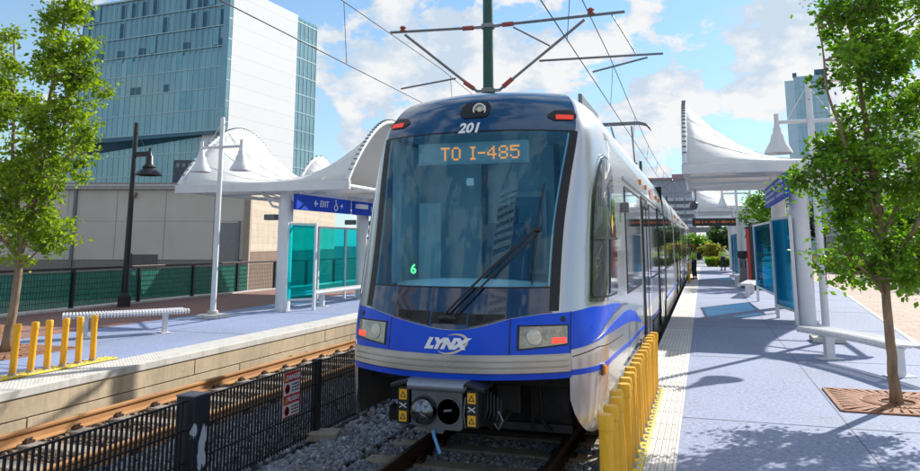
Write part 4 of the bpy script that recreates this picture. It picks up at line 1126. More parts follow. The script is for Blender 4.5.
# ---- glass windscreens: white frames, teal panes
def windscreen(label, pts, z0, z1, pane, group):
    """pts: posts along a polyline in plan"""
    t = thing('windscreen', label, 'glass screen', (pts[0][0], pts[0][1], 0), group)
    b = MB()
    for x, y in pts: b.box(x-.04, x+.04, y-.04, y+.04, 0, z1+.05)
    for (x0, y0), (x1, y1) in zip(pts, pts[1:]):
        b.bar((x0, y0, z1+.02), (x1, y1, z1+.02), .05, .06); b.bar((x0, y0, z0-.03), (x1, y1, z0-.03), .05, .06)
    b.build('frame', M['white'], t, bevel=.006)
    for (x0, y0), (x1, y1) in zip(pts, pts[1:]):
        b = MB(); b.bar((x0, y0, (z0+z1)/2), (x1, y1, (z0+z1)/2), .014, z1-z0); b.build('pane', M[pane], t, recalc=False)
    return t
gW = 'glass windscreens of the shelters'
windscreen('narrow teal glass screen beside the left canopy column', [(-10.95, 18.25), (-10.45, 18.95)], .34, 2.36, 'teal', gW)
windscreen('long teal glass screen behind the bench of the left shelter', [(-11.7, 19.6), (-11.7, 21.4), (-11.7, 23.3), (-11.7, 25.2)], .34, 2.34, 'teal', gW)
windscreen('deep blue glass screen nearest the right canopy column', [(1.95, 18.85), (1.70, 20.55)], .34, 2.42, 'tealdark', gW)
windscreen('blue glass screen farther back in the near right shelter', [(1.80, 22.0), (1.62, 26.4)], .5, 2.40, 'tealdark', gW)
windscreen('dark blue glass screen of the far right shelter', [(1.7, 41.0), (1.6, 43.0), (1.55, 45.5)], .34, 2.36, 'tealdark', gW)

# ---- shelter signs
def sign_board(name, label, x, y0, y1, z0, z1, face, items, hang=None):
    t = thing(name, label, 'sign', (x, (y0+y1)/2, z0))
    MB().box(x-.05, x+.05, y0, y1, z0, z1).build('panel', M['signblue'], t, bevel=.006)
    ax = (0, 1, 0) if face > 0 else (0, -1, 0)
    for kind, yy, zz, sz in items:
        o = (x+face*.052, yy, zz)
        if kind in ('<', '>'):
            sgn = (1 if kind == '>' else -1)*(1 if face > 0 else -1)
            b = MB(); xq = x+face*.054
            b.bar((xq, yy-sgn*sz*.5, zz), (xq, yy+sgn*sz*.35, zz), .004, sz*.18)
            b.bar((xq, yy+sgn*sz*.45, zz), (xq, yy, zz+sz*.42), .004, sz*.18, (0,0,1)); b.bar((xq, yy+sgn*sz*.45, zz), (xq, yy, zz-sz*.42), .004, sz*.18, (0,0,1))
            b.build('arrow', M['signwhite'], t)
        elif kind == 'chair':
            b = MB(); xq = x+face*.054
            ring = [(yy+math.cos(a)*sz*.36-.02, zz-sz*.22+math.sin(a)*sz*.36) for a in frange(PI*.75, PI*2.12, .25)]
            b.tube([(xq, p, q) for p, q in ring], sz*.05, 6)
            b.tube([(xq, yy-sz*.12, zz+sz*.38), (xq, yy-sz*.08, zz-sz*.02), (xq, yy+sz*.22, zz-sz*.02), (xq, yy+sz*.36, zz-sz*.42)], sz*.065, 6)
            b.tube([(xq, yy-sz*.1, zz+sz*.15), (xq, yy+sz*.18, zz+sz*.15)], sz*.05, 6)
            b.lathe((xq, yy-sz*.12, zz+sz*.54), [(sz*.11, -.004), (sz*.11, .004)], 12, 'x'); b.build('wheelchair_symbol', M['signwhite'], t)
        else: text_flat('lettering', kind, sz, o, ax, (0,0,1), M['signwhite'], t, bold=.002, shear=.15)
    for y in (y0+.25, y1-.25): MB().tube([(x, y, z1), (x, y, 3.4)], .025, 6).build('hanger', M['white'], t)
    return t
sign_board('exit_sign', 'blue exit sign with arrows and wheelchair symbol hanging from the left canopy', -10.80, 18.35, 21.75, 2.78, 3.22, 1,
    [('<', 19.45, 3.0, .20), ('EXIT', 19.95, 3.0, .26), ('chair', 20.72, 3.0, .27), ('>', 21.08, 3.0, .16)])
sign_board('station_sign', 'blue 9th Street station sign hanging behind the exit sign', -10.80, 22.0, 24.6, 2.78, 3.22, 1, [('9th Street', 23.75, 3.0, .25)])
b = MB(); b.box(-10.745, -10.60, 22.05, 22.75, 2.98, 3.12); o = b.build('sign_bracket', M['white'], None, bevel=.01)  # plain white bracket box between the signs, gives no light
tag(o, 'small white fixture bracket set between the two blue hanging signs', 'lamp')
st = thing('station_sign', 'blue two-panel sign hanging beside the near right column', 'sign', (1.6, 20.5, 2.9))
for y0, y1 in ((17.3, 19.4), (19.46, 22.4)):
    MB().box(1.72, 1.80, y0, y1, 2.82, 3.34).build('panel', M['signblue'], st, bevel=.006)
    rq = random.Random(int(y0*10)); b = MB()
    for k in range(3):
        y = y0+.15
        while y < y1-.2:
            L = rq.uniform(.08, .25); b.box(1.713, 1.7199, y, min(y1-.1, y+L), 3.22-k*.14-.04, 3.22-k*.14+.035); y += L+.06
    b.build('small_print', mat('sign_print', (.34, .42, .62), .5), st)
b = MB()
for y in (18.9, 20.9, 22.2): b.tube([(1.76, y, 3.34), (1.76, y, 3.6)], .025, 6)
b.build('hanger', M['white'], st)

# ---- LED message board, red panel, far pieces
t = thing('message_board', 'black electronic message board with orange dots hanging over the far platform', 'sign', (.6, 38.8, 2.85))
MB().box(-.45, 1.75, 38.72, 38.9, 2.72, 3.10).build('housing', M['black'], t, bevel=.02)
rq = random.Random(5); b = MB(); x = -.3
while x < 1.6:
    h = rq.choice((.03, .06, .06)); b.box(x, x+.05, 38.712, 38.72, 2.92-h, 2.92+h); x += rq.choice((.07, .075, .15))
b.build('led_dots', M['dimled'], t)
b = MB()
for x in (-.2, 1.5): b.tube([(x, 38.8, 3.1), (x, 38.8, 3.65), (x, 40.0, 3.65)], .03, 6)
b.build('hanger', M['white'], t)
t = thing('information_pylon', 'red and black information pylon under the trees beyond the near shelter', 'pylon', (2.0, 33, 0))
MB().box(1.71, 2.25, 33.0, 33.16, .0, 2.55).build('housing', M['black'], t, bevel=.01)
MB().box(1.72, 1.82, 32.985, 32.999, .1, 2.45).build('red_stripe', M['redpanel'], t)
t = thing('ticket_machine', 'grey ticket machine standing past the near right shelter', 'ticket machine', (1.6, 34.4, 0))
MB().box(1.44, 1.74, 34.2, 34.6, 0, 1.25).build('cabinet', M['galv'], t, bevel=.03)
MB().box(1.48, 1.70, 34.17, 34.199, .85, 1.12).build('screen', M['mask'], t)
MB().box(1.40, 1.78, 34.1, 34.65, 1.251, 1.55).build('hood', M['black'], t, bevel=.02)

# ---- benches: bent white slats on two legs
def bench(label, a, c, group, bend=.10, width=.46, zt=.47):
    a, c = Vector((*a, 0)), Vector((*c, 0)); d = (c-a); L = d.length; d.normalize(); n = Vector((-d.y, d.x, 0))
    t = thing('bench', label, 'bench', tuple((a+c)/2), group)
    def cen(s): return a+d*(L*s)+n*(bend*(4*s*(1-s)))
    N = int(L/.058); b = MB()
    for i in range(N+1):
        s = i/N; p = cen(s); tg = (cen(min(1, s+.02))-cen(max(0, s-.02))).normalized(); nn = Vector((-tg.y, tg.x, 0)); W2 = width/2
        prof = [(-W2, zt-.085), (-W2-.02, zt-.045), (-W2, zt-.008), (-W2+.05, zt+.006), (0, zt-.006), (W2-.05, zt+.006), (W2, zt-.008), (W2+.02, zt-.045), (W2, zt-.085)]
        pts = [p+nn*q+Vector((0,0,z)) for q, z in prof]
        for (p0, p1) in zip(pts, pts[1:]): b.bar(p0, p1, .036, .012, (0,0,1) if abs((p1-p0).z) < abs((p1-p0).length)*.7 else nn)
    b.build('seat', M['whitebench'], t)
    for q in (-.14, .14):
        b = MB(); b.tube([cen(s)+n*q+Vector((0,0,zt-.035)) for s in frange(0, 1, .1)], .022, 6)
        b.build('rail', M['whitebench'], t, smooth=True)
    for s in (.17, .83):
        p = cen(s); b = MB(); b.obox(p+Vector((0,0,(zt-.06)/2)), d, n, (0,0,1), .045, .075, (zt-.06)/2); b.obox(p+Vector((0,0,.008)), d, n, (0,0,1), .09, .20, .008); b.obox(p+Vector((0,0,zt-.07)), d, n, (0,0,1), .04, .2, .02)
        b.build('leg', M['whitebench'], t, bevel=.006)
    return t
gB = 'white slatted benches on the platforms'
bench('white curved slatted bench on the right platform behind the tree', (1.62, 13.85), (2.62, 11.62), gB)
bench('white slatted bench on the left platform behind the yellow posts', (-11.95, 11.75), (-10.55, 13.55), gB, bend=-.08)
bench('white slatted bench in front of the teal glass in the left shelter', (-10.95, 19.6), (-10.95, 24.0), gB, bend=0)
bench('white slatted bench farther up the right platform past the near shelter', (1.35, 28.0), (1.75, 31.0), gB, bend=0)
bench('small white bench farthest along the right platform', (1.3, 35.6), (1.6, 38.0), gB, bend=0)

# ---- lamps
def shade(b, c, sc=1, neck=True):
    """bell shade hanging from the arm end c"""
    b.lathe(c, [(.035*sc, .10*sc), (.05*sc, .0), (.06*sc, -.12*sc), (.085*sc, -.16*sc), (.085*sc, -.24*sc), (.13*sc, -.30*sc), (.15*sc, -.42*sc), (.20*sc, -.50*sc), (.265*sc, -.62*sc), (.285*sc, -.68*sc), (.265*sc, -.685*sc), (.19*sc, -.55*sc), (.1*sc, -.45*sc), (.02, -.40*sc)], 24)
def twin_lamp(label, x, y, ztop, zarm, half, group):
    t = thing('platform_lamp', label, 'lamp post', (x, y, 0), group)
    b = MB(); b.tube([(x, y, .18), (x, y, ztop-.05), (x, y, ztop)], [.072, .058, .035], 16); b.build('pole', M['white'], t, smooth=True)
    b = MB(); b.box(x-.28, x+.28, y-.28, y+.28, 0, .10); b.lathe((x, y, .1), [(.13, 0), (.13, .08), (.09, .10)], 16); b.build('base', M['coping'], t, bevel=.02)
    b = MB(); b.tube([(x-half, y, zarm), (x+half, y, zarm)], .038, 10)
    for s in (-1, 1):
        b.tube([(x, y, ztop-.1), (x+s*half*.72, y, zarm)], .010, 5)
        b.tube([(x+s*half, y, zarm-.1), (x+s*half, y, zarm+.17)], .045, 10)
    b.build('arm', M['white'], t, smooth=True)
    for s in (-1, 1):
        b = MB(); shade(b, (x+s*half, y, zarm+.02), .95); b.build('lamp_shade', M['white'], t, smooth=True)
        b = MB(); b.lathe((x+s*half, y, zarm-.56), [(.001, -.06), (.10, -.03), (.10, .02), (.001, .05)], 14); b.build('bulb', M['lens'], t, smooth=True)
gL = 'white twin lamp posts on the platforms'
twin_lamp('white twin lamp post on the left platform before the grey building', -11.72, 16.15, 5.08, 4.30, .60, gL)
twin_lamp('white twin lamp post beside the near right canopy, half hidden by the tree', 2.14, 15.85, 5.05, 4.22, .62, gL)
twin_lamp('white twin lamp post farther along the right platform', 1.6, 37.5, 5.05, 4.22, .62, gL)
x, y = -16.35, 18.25
t = thing('street_lamp', 'black single-arm street lamp with a bell shade by the green railing', 'lamp post', (x, y, 0))
b = MB(); b.tube([(x, y, .3), (x, y, 5.5)], [.10, .062], 14); b.build('pole', M['black'], t, smooth=True)
b = MB(); b.lathe((x, y, 0), [(.24, 0), (.24, .30), (.18, .33), (.13, .42)], 4); b.build('base', M['black'], t)
b = MB(); b.bar((x, y, 4.52), (x+.58, y, 4.52), .06, .15); b.tube([(x+.05, y, 5.2), (x+.45, y, 4.6)], .010, 5); b.build('arm', M['black'], t)
b = MB(); b.lathe((x+.58, y, 4.60), [(.045, .1), (.05, -.1), (.10, -.16), (.11, -.38), (.16, -.44), (.20, -.48), (.18, -.52), (.25, -.58), (.38, -.68), (.40, -.73), (.36, -.735), (.2, -.6), (.03, -.5)], 24); b.build('lamp_shade', M['black'], t, smooth=True)

# ---- railing with green privacy slats along the left platform
XR = -16.95
t = thing('railing', 'black steel railing filled with green slatted mesh along the brick path', 'railing', (XR, 14, 0))
b = MB()
b.box(XR-.05, XR+.05, 6, 60, 1.10, 1.17); b.build('top_rail', mat('railing_cap', (.06, .04, .035), .45, .2), t, bevel=.01)
y = 6.4
while y < 60:
    MB().box(XR-.05, XR+.05, y-.045, y+.045, 0, 1.10).build('post', M['black'], t)
    y += 2.62
b = MB(); yy = 6.0
while yy < 25.4: b.box(XR-.02, XR-.012, yy, yy+.036, .1, 1.04); yy += .05
b.build('privacy_slat', M['slat'], t)
b = MB()
for z in (.10, .25, .40, .55, .70, .85, 1.02): b.box(XR+.0, XR+.01, 6, 60, z-.006, z+.006)
yy = 6.0
while yy < 40: b.box(XR-.004, XR+.004, yy, yy+.008, .1, 1.02); yy += .10
b.build('mesh', mat('green_mesh_wire', (.006, .05, .04), .5), t)
struct(MB().box(XR-.12, XR+.12, 6, 60, -.02, .05).build('railing_kerb', M['coping']))

# ---- overhead line: pole with two cantilevers and the wires
OX, OY = -4.56, 16.2
t = thing('overhead_line_pole', 'green steel pole with cantilever arms rising behind the tram', 'pole', (OX, OY, ZB))
b = MB(); b.tube([(OX, OY, ZB), (OX, OY, 8.6)], [.14, .115], 16); b.build('pole_shaft', M['green'], t, smooth=True)
for z in (6.87, 5.33): b = MB(); b.lathe((OX, OY, z), [(.16, -.05), (.16, .05)], 16); b.box(OX-.28, OX+.28, OY-.03, OY+.03, z-.03, z+.03); b.build('pole_clamp', M['galv'], t)
b = MB()
r = .034
for p_, q_, r_ in (((OX-.25, OY, 6.87), (-7.05, OY, 6.95), r), ((OX+.25, OY, 6.88), (-1.4, OY, 6.92), r), ((OX-.25, OY, 5.32), (-6.66, OY, 6.86), r), ((OX+.25, OY, 5.32), (-2.30, OY, 6.82), r),
    ((-3.35, OY, 5.95), (-.62, OY, 5.90), .026), ((-3.95, OY, 6.80), (-3.1, OY, 6.28), .02), ((-.95, OY, 5.84), (-2.15, OY, 5.60), .022), ((-5.35, OY, 5.68), (-6.75, OY, 5.52), .022), ((-1.7, OY, 6.9), (-1.2, OY, 5.95), .013)):
    MB().tube([p_, q_], r_, 8).build('cantilever_arm', M['galv'] if r_ > .015 else M['wire'], t, smooth=True)
b = MB()
for p, q in (((OX-.35, 6.873), (OX-.62, 6.88)), ((OX+.35, 6.882), (OX+.62, 6.886)), ((OX-.35, 5.40), (OX-.58, 5.57)), ((OX+.35, 5.40), (OX+.58, 5.58))):
    MB().tube([(p[0], OY, p[1]), (q[0], OY, q[1])], .055, 10).build('insulator', M['insul'], t, smooth=True)
for x in (-6.72, -2.15): MB().lathe((x, OY, 6.92), [(.045, 0), (.085, .04), (.045, .08), (.085, .12), (.04, .16)], 12).build('insulator', M['insul'], t, smooth=True)
SP = 46.0
def sag(y, z0, s):
    k = ((y-OY) % SP)/SP; return z0-s*4*k*(1-k)
def wires(label, xm, zm, xc_, zc):
    w_ = thing('overhead_wires', label, 'wires', (xm, OY, zc), 'overhead wires'); n = 24; y0, y1 = -12, 140
    mf = lambda y: (xm, y, sag(y, zm, .8)); ys_ = [y0+(y1-y0)*i/n for i in range(n+1)]
    MB().tube([mf(y) for y in ys_], .011, 5).build('upper_wire', M['wire'], w_, smooth=True)
    MB().tube([(xc_, y, zc) for y in (y0, y1)], .011, 5).build('contact_wire', M['wire'], w_, smooth=True)
    for y in range(-8, 100, 7): a = mf(y+.5); MB().tube([(xc_, y+.5, zc), a], .007, 4).build('dropper', M['wire'], w_)
wires('pair of overhead wires with droppers running above the tram', -2.15, 7.05, -2.25, 5.62)
wires('pair of overhead wires with droppers running above the left track', -6.95, 7.05, -6.85, 5.5)
for py_ in (OY+SP, OY+2*SP):
    c = copy_tree(t, (OX, py_, ZB), 'green overhead line pole farther back along the tracks')
    c['group'] = 'overhead line poles'
t['group'] = 'overhead line poles'

# ================================================================== TREES
def leaves_mesh(name, pts, size, m, parent, droop=.3, flat=False):
    """each leaf: a folded two-face blade; pts Nx3; tone = random lightness per clump, jittered per leaf"""
    n = len(pts); P = np.array([p[:3] for p in pts]); tone = np.array([p[3] for p in pts])
    d = RNG.normal(size=(n, 3)); d[:, 2] = d[:, 2]*.6-droop; d /= np.linalg.norm(d, axis=1)[:, None]
    q = RNG.normal(size=(n, 3)); s = np.cross(d, q); s /= np.linalg.norm(s, axis=1)[:, None]+1e-9
    up = np.cross(s, d)
    L = size*RNG.uniform(.7, 1.25, n)[:, None]; Wd = L*.30
    V = np.stack([P, P+d*L*.45+s*Wd+up*L*.08, P+d*L, P+d*L*.45-s*Wd+up*L*.08], 1).reshape(-1, 3)
    i = np.arange(n)*4
    F = np.concatenate([np.stack([i, i+1, i+2], 1), np.stack([i, i+2, i+3], 1)])
    off = np.array(wloc(parent)) if parent else 0
    me = bpy.data.meshes.new(name); me.from_pydata((V-off).tolist(), [], F.tolist())
    at = me.attributes.new('tone', 'FLOAT', 'POINT'); at.data.foreach_set('value', np.repeat(np.clip(tone+RNG.normal(0, .12, n), 0, 1), 4).astype(np.float32))
    me.materials.append(M[m]); o = bpy.data.objects.new(name, me); COL.objects.link(o)
    if parent: o.parent = parent
    return o
def tree(name, label, cat, base, limbs, clumps, leaf, m, per, group=None, trunk_r=.075, bark='bark', lean=(0, 0), height=5.0, seed=1):
    """limbs: list of polylines (relative to base) with radii; clumps: (x,y,z,radius,tone) relative; twigs grow from limbs to the clumps"""
    rg = random.Random(seed); t = thing(name, label, cat, base, group); bx, by, bz = base
    b = MB(); nodes = []
    for pts, r0, r1 in limbs:
        n = len(pts); P = [Vector((bx+p[0], by+p[1], bz+p[2])) for p in pts]
        Q = []
        for i in range(n-1):
            for k in range(4): Q.append(P[i].lerp(P[i+1], k/4)+Vector((rg.uniform(-.012, .012), rg.uniform(-.012, .012), 0)))
        Q.append(P[-1]); m_ = len(Q)
        rs = [r0+(r1-r0)*i/(m_-1) for i in range(m_)]
        if pts[0][2] == 0: rs[0] *= 1.35; rs[1] *= 1.08
        b.tube(Q, rs, 9); nodes += Q[m_//4:]
    b.build('trunk', M[bark], t, smooth='all')
    tw = MB(); pts = []
    for cx_, cy_, cz_, cr_, tn in clumps:
        c = Vector((bx+cx_, by+cy_, bz+cz_))
        below = [q for q in nodes if q.z < c.z+.15] or nodes
        q = min(below, key=lambda q: (q-c).length+.4*max(0, c.z-q.z-1.0)); mid = q.lerp(c, .5)+Vector((rg.uniform(-.08, .08), rg.uniform(-.08, .08), rg.uniform(0, .1)))
        tw.tube([q, mid, c], [.014, .009, .004], 5)
        ns = rg.randint(4, 6); ends = []
        for _ in range(ns):
            e = c+Vector((rg.gauss(0, 1), rg.gauss(0, 1), rg.gauss(.15, .8))).normalized()*cr_*rg.uniform(.6, 1.2); tw.tube([mid.lerp(c, rg.uniform(.3, 1)), e], [.006, .003], 4); ends.append(e)
        for e in ends+[c]:
            k = max(1, int(per*(.6+.8*rg.random())/(ns+1)))
            nn = RNG.normal(0, cr_*.27, (k, 3))
            src = RNG.uniform(.2, 1.05, k)
            for j in range(k):
                p = c.lerp(e, float(src[j])) if e is not c else c
                pts.append((p.x+nn[j, 0], p.y+nn[j, 1], p.z+nn[j, 2]*.8, tn))
    tw.build('twigs', M[bark], t)
    leaves_mesh('crown', pts, leaf, m, t)
    return t
def clump_env(n, shape, seed, cr=(.18, .34)):
    """shape: list of (x, y, z, rx, ry, rz, weight) ellipsoids"""
    rg = random.Random(seed); out = []
    tot = sum(s[6] for s in shape)
    for s in shape:
        for _ in range(int(n*s[6]/tot)):
            while True:
                v = Vector((rg.uniform(-1, 1), rg.uniform(-1, 1), rg.uniform(-1, 1)))
                if .15 < v.length < 1: break
            v = v*(.6+.4*v.length)
            out.append((s[0]+v.x*s[3], s[1]+v.y*s[4], s[2]+v.z*s[5], rg.uniform(*cr), min(1, max(0, rg.gauss(.5, .2)))))
    return out
# right platform tree
limbs = [([(0, 0, 0), (-.02, .02, .7), (.01, .05, 1.5), (-.03, .05, 2.4), (-.06, .08, 3.3), (-.12, .1, 4.3), (-.18, .1, 5.6)], .060, .018),
         ([(0, .04, 1.25), (-.25, .1, 1.75), (-.5, .15, 2.4), (-.62, .1, 3.2)], .032, .010), ([(0, .05, 1.5), (.35, -.05, 2.0), (.65, -.1, 2.8), (.8, 0, 3.6)], .032, .010),
         ([(-.02, .05, 2.1), (-.3, -.2, 2.8), (-.5, -.3, 3.6), (-.55, -.3, 4.4)], .028, .008), ([(-.03, .06, 2.5), (.2, .3, 3.2), (.35, .35, 4.2), (.3, .3, 5.2)], .028, .008),
         ([(0, .05, 1.7), (.1, .4, 2.2), (.15, .7, 2.9)], .024, .008), ([(0, .05, 1.9), (.35, .2, 2.5), (.75, .35, 3.3), (.85, .3, 4.2)], .026, .008),
         ([(0, .04, 1.15), (-.22, -.1, 1.5), (-.5, -.15, 1.75)], .018, .006), ([(0, .04, 1.25), (.3, .1, 1.6), (.7, .1, 1.85)], .018, .006)]
cl = clump_env(150, [(-.02, .05, 3.7, .74, .85, 1.3, 60), (.25, .05, 4.9, .70, .75, .9, 30), (-.10, .05, 2.55, .72, .75, .62, 24), (.55, .1, 2.5, .55, .65, .75, 20), (-.34, 0, 1.72, .42, .4, .42, 12), (.12, -.1, 1.50, .36, .36, .34, 9), (.45, 0, 1.6, .42, .42, .4, 10), (-.38, .1, 2.6, .38, .4, .55, 12)], 5)
tree('street_tree', 'slender green-leaved tree in a rusty grate on the right platform', 'tree', (2.02, 9.94, 0), limbs, cl, .080, 'leafR', 118, 'young trees on the platforms', seed=4)
# left platform tree
limbs = [([(0, 0, 0), (.04, .05, .8), (.09, .05, 1.7), (.20, .05, 2.6), (.30, .05, 3.6), (.42, .1, 4.8), (.60, .1, 6.3)], .082, .022),
         ([(.1, .05, 1.5), (-.1, .1, 2.3), (-.35, .1, 3.3), (-.5, .1, 4.6), (-.62, .1, 5.8)], .055, .012), ([(.18, .05, 2.2), (.55, 0, 3.0), (.85, 0, 3.9), (1.1, 0, 4.8)], .042, .010),
         ([(.12, .05, 1.7), (.45, -.1, 2.2), (.85, -.1, 2.7), (1.05, -.1, 3.2)], .030, .008), ([(.25, .05, 3.0), (.3, .4, 3.8), (.5, .5, 4.8)], .034, .010), ([(.1, .05, 1.5), (-.4, 0, 2.0), (-.9, -.1, 2.6), (-1.2, 0, 3.4)], .036, .010),
         ([(.3, .05, 3.4), (.75, .1, 4.3), (1.0, .1, 5.4)], .030, .008), ([(.1, .04, 1.4), (.3, .2, 1.7), (.6, .2, 1.9)], .02, .006)]
cl = clump_env(175, [(.80, .05, 4.9, .62, .7, 1.25, 40), (.62, .05, 3.5, .80, .8, .85, 34), (-.55, .05, 4.2, .52, .7, 1.5, 36), (-.1, .05, 2.7, 1.0, .8, .70, 38), (.35, .05, 1.95, .68, .6, .42, 20), (-.5, .05, 1.95, .6, .5, .4, 12), (.62, .1, 6.0, .38, .45, .6, 12), (1.3, .05, 4.6, .35, .4, .42, 8), (1.45, .05, 3.55, .28, .3, .25, 5), (-1.2, 0, 3.2, .6, .6, .8, 16)], 9, (.18, .36))
tree('street_tree', 'tall leafy yellow-green tree in a grate on the left platform', 'tree', (-11.36, 10.0, 0), limbs, cl, .096, 'leafL', 112, 'young trees on the platforms', trunk_r=.1, seed=8)
# tree grates
def grate(label, x, y, s, rot):
    t = thing('tree_grate', label, 'tree grate', (x, y, 0))
    b = MB(); n = 40
    ca, sa = math.cos(rot), math.sin(rot)
    for k in range(n):            # radial bars from a round hole to a square edge
        a = 2*PI*(k+.5)/n; ex = 1/max(abs(math.cos(a)), abs(math.sin(a)))
        for r0, r1 in ((.28, .55), (.58, ex*.97)):
            if r1 <= r0+.05: continue
            p = Vector((math.cos(a)*r0*s, math.sin(a)*r0*s, .012)); q = Vector((math.cos(a)*r1*s, math.sin(a)*r1*s, .012))
            p = Vector((x+ca*p.x-sa*p.y, y+sa*p.x+ca*p.y, .012)); q = Vector((x+ca*q.x-sa*q.y, y+sa*q.x+ca*q.y, .012)); w0 = .060*(r0+r1)*s
            b.bar(p, q, max(.03, w0), .014)
    for rr_ in (.28, .565): 
        b.tube([(x+rr_*s*math.cos(a), y+rr_*s*math.sin(a), .010) for a in frange(0, 2*PI, PI/16)], .018, 5)
    b.build('grate_bars', M['grate'], t)
    b = MB(); c4 = [(-s, -s), (s, -s), (s, s), (-s, s)]; c4 = [(x+ca*p-sa*q, y+sa*p+ca*q) for p, q in c4]
    for (p, q) in zip(c4, c4[1:]+c4[:1]): b.bar((*p, .009), (*q, .009), .05, .020)
    b.build('frame', M['grate'], t)
    b = MB(); b.add([(*p, .0045) for p in c4], [(0,1,2,3)]); b.build('soil', mat('tree_pit_soil', (.10, .05, .03), .95, 0, .3, 12, .5, 60), t)
    return t
grate('rusty square grate around the tree on the right platform', 2.05, 10.05, .68, R(0))
grate('rusty square grate around the tree on the left platform', -11.36, 10.05, .75, R(0))
b = MB(); b.lathe((2.35, 8.75, 0), [(.10, .0), (.10, .012), (.085, .013)], 20); o = b.build('deck_cover', M['galv']); tag(o, 'small round metal cover set in the right platform deck', 'cover')

# background trees
def far_tree(label, x, y, h, w, m, seed, per=60, group='background trees', base=.0, leaf=.22):
    rg = random.Random(seed)
    cl = clump_env(int(38+6*w), [(0, 0, h*.62, w, w, h*.36, 10), (w*.3, 0, h*.48, w*.6, w*.6, h*.22, 3)], seed, (w*.22, w*.36))
    lb = [([(0, 0, 0), (rg.uniform(-.1, .1), 0, h*.3), (rg.uniform(-.2, .2), 0, h*.85)], h*.022, h*.006)]
    return tree('background_tree', label, 'tree', (x, y, base), lb, cl, leaf, m, per, group, seed=seed)
far_tree('green tree standing behind the near right shelter', 3.1, 36.5, 4.6, 1.5, 'leafR', 31, 90, leaf=.16)
gT = 'background trees'
k = 0
names = ['dark round tree past the far end of the platform', 'mid green tree past the platform end beside the tram', 'bushy dark tree past the platform end behind the columns', 'low green tree behind the platform end plants', 'tall dark tree past the platform end on the right', 'broad green tree behind the pale right building', 'dark tree at the end of the paver path', 'small green tree at the end of the tracks']
for (x, y, h, w, m) in ((-3.5, 98, 2.6, 1.8, 'leafF'), (-1.0, 92, 3.0, 1.7, 'leafR'), (2.4, 100, 4.4, 2.4, 'leafF'), (0.6, 82, 2.0, 1.2, 'leafY'), (5.5, 96, 6.0, 3.0, 'leafF'), (25, 100, 13, 5, 'leafF'), (10.5, 100, 9, 3.6, 'leafF'), (-8, 105, 8, 4, 'leafF')):
    far_tree(names[k], x, y, h, w, m, 40+k, 60, leaf=.36); k += 1
# planting bed beside the paver path: individual clumps of ornamental grass and shrubs
struct(MB().box(7.95, 8.05, 16, 95, -.05, .10).build('bed_kerb', M['coping']))
struct(flat([(8.05, 16), (14, 16), (14, 95), (8.05, 95)], .012).build('planting_bed', mat('bed_mulch', (.10, .065, .04), .95, 0, .3, 6)))
def grass_clump(h, w, n, m, name, label):
    t = thing(name, label, 'plant', (0, 0, 0), 'plants in the bed beside the paver path'); pts = []
    b = MB(); b.lathe((0, 0, 0), [(w*.25, 0), (w*.35, h*.18), (.01, h*.22)], 8); b.build('root_crown', M['bark'], t)
    VS, FS, TN = [], [], []
    for i in range(n):
        a = RNG.uniform(0, 2*PI); r = RNG.uniform(0, w*.3); hh = h*RNG.uniform(.6, 1.1); o = RNG.uniform(.3, 1)*w; q = Vector((math.cos(a), math.sin(a), 0)); s = Vector((-q.y, q.x, 0))*.022
        p0 = q*r; p1 = q*(r+o*.35)+Vector((0,0,hh*.65)); p2 = q*(r+o*.8)+Vector((0,0,hh))
        k = len(VS); VS += [p0-s, p0+s, p1-s, p1+s, p2]; FS += [(k, k+1, k+3, k+2), (k+2, k+3, k+4)]; TN += [RNG.uniform(.0, 1)]*5
    me = bpy.data.meshes.new('blades'); me.from_pydata([tuple(v) for v in VS], [], FS)
    at = me.attributes.new('tone', 'FLOAT', 'POINT'); at.data.foreach_set('value', np.array(TN, dtype=np.float32)); me.materials.append(M[m])
    o = bpy.data.objects.new('blades', me); COL.objects.link(o); o.parent = t
    return t
gy = grass_clump(.75, .55, 420, 'leafY', 'ornamental_grass', 'straw-coloured ornamental grass tuft in the bed beside the paver path')
gg = grass_clump(.6, .6, 420, 'leafR', 'low_shrub', 'low green shrub in the bed beside the paver path')
rg = random.Random(3); first = {id(gy): True, id(gg): True}
for i in range(84):
    src = gy if rg.random() < .58 else gg; y = 27+i*.82; x = 8.4+rg.random()*2.6; s = rg.uniform(.8, 1.35)
    if first[id(src)]: first[id(src)] = False; src.location = (x, y, .01); src.scale = (s, s, s)
    else: copy_tree(src, (x, y, .01), scale=(s, s, s), rz=rg.uniform(0, 6))
for i in range(7):
    s = rg.uniform(.9, 1.5); copy_tree(gy if i % 2 else gg, (.5+i*.45, 66+rg.random()*4, 0), ('straw-coloured tuft' if i % 2 else 'low green shrub')+' planted across the far end of the platform', scale=(s, s, s))

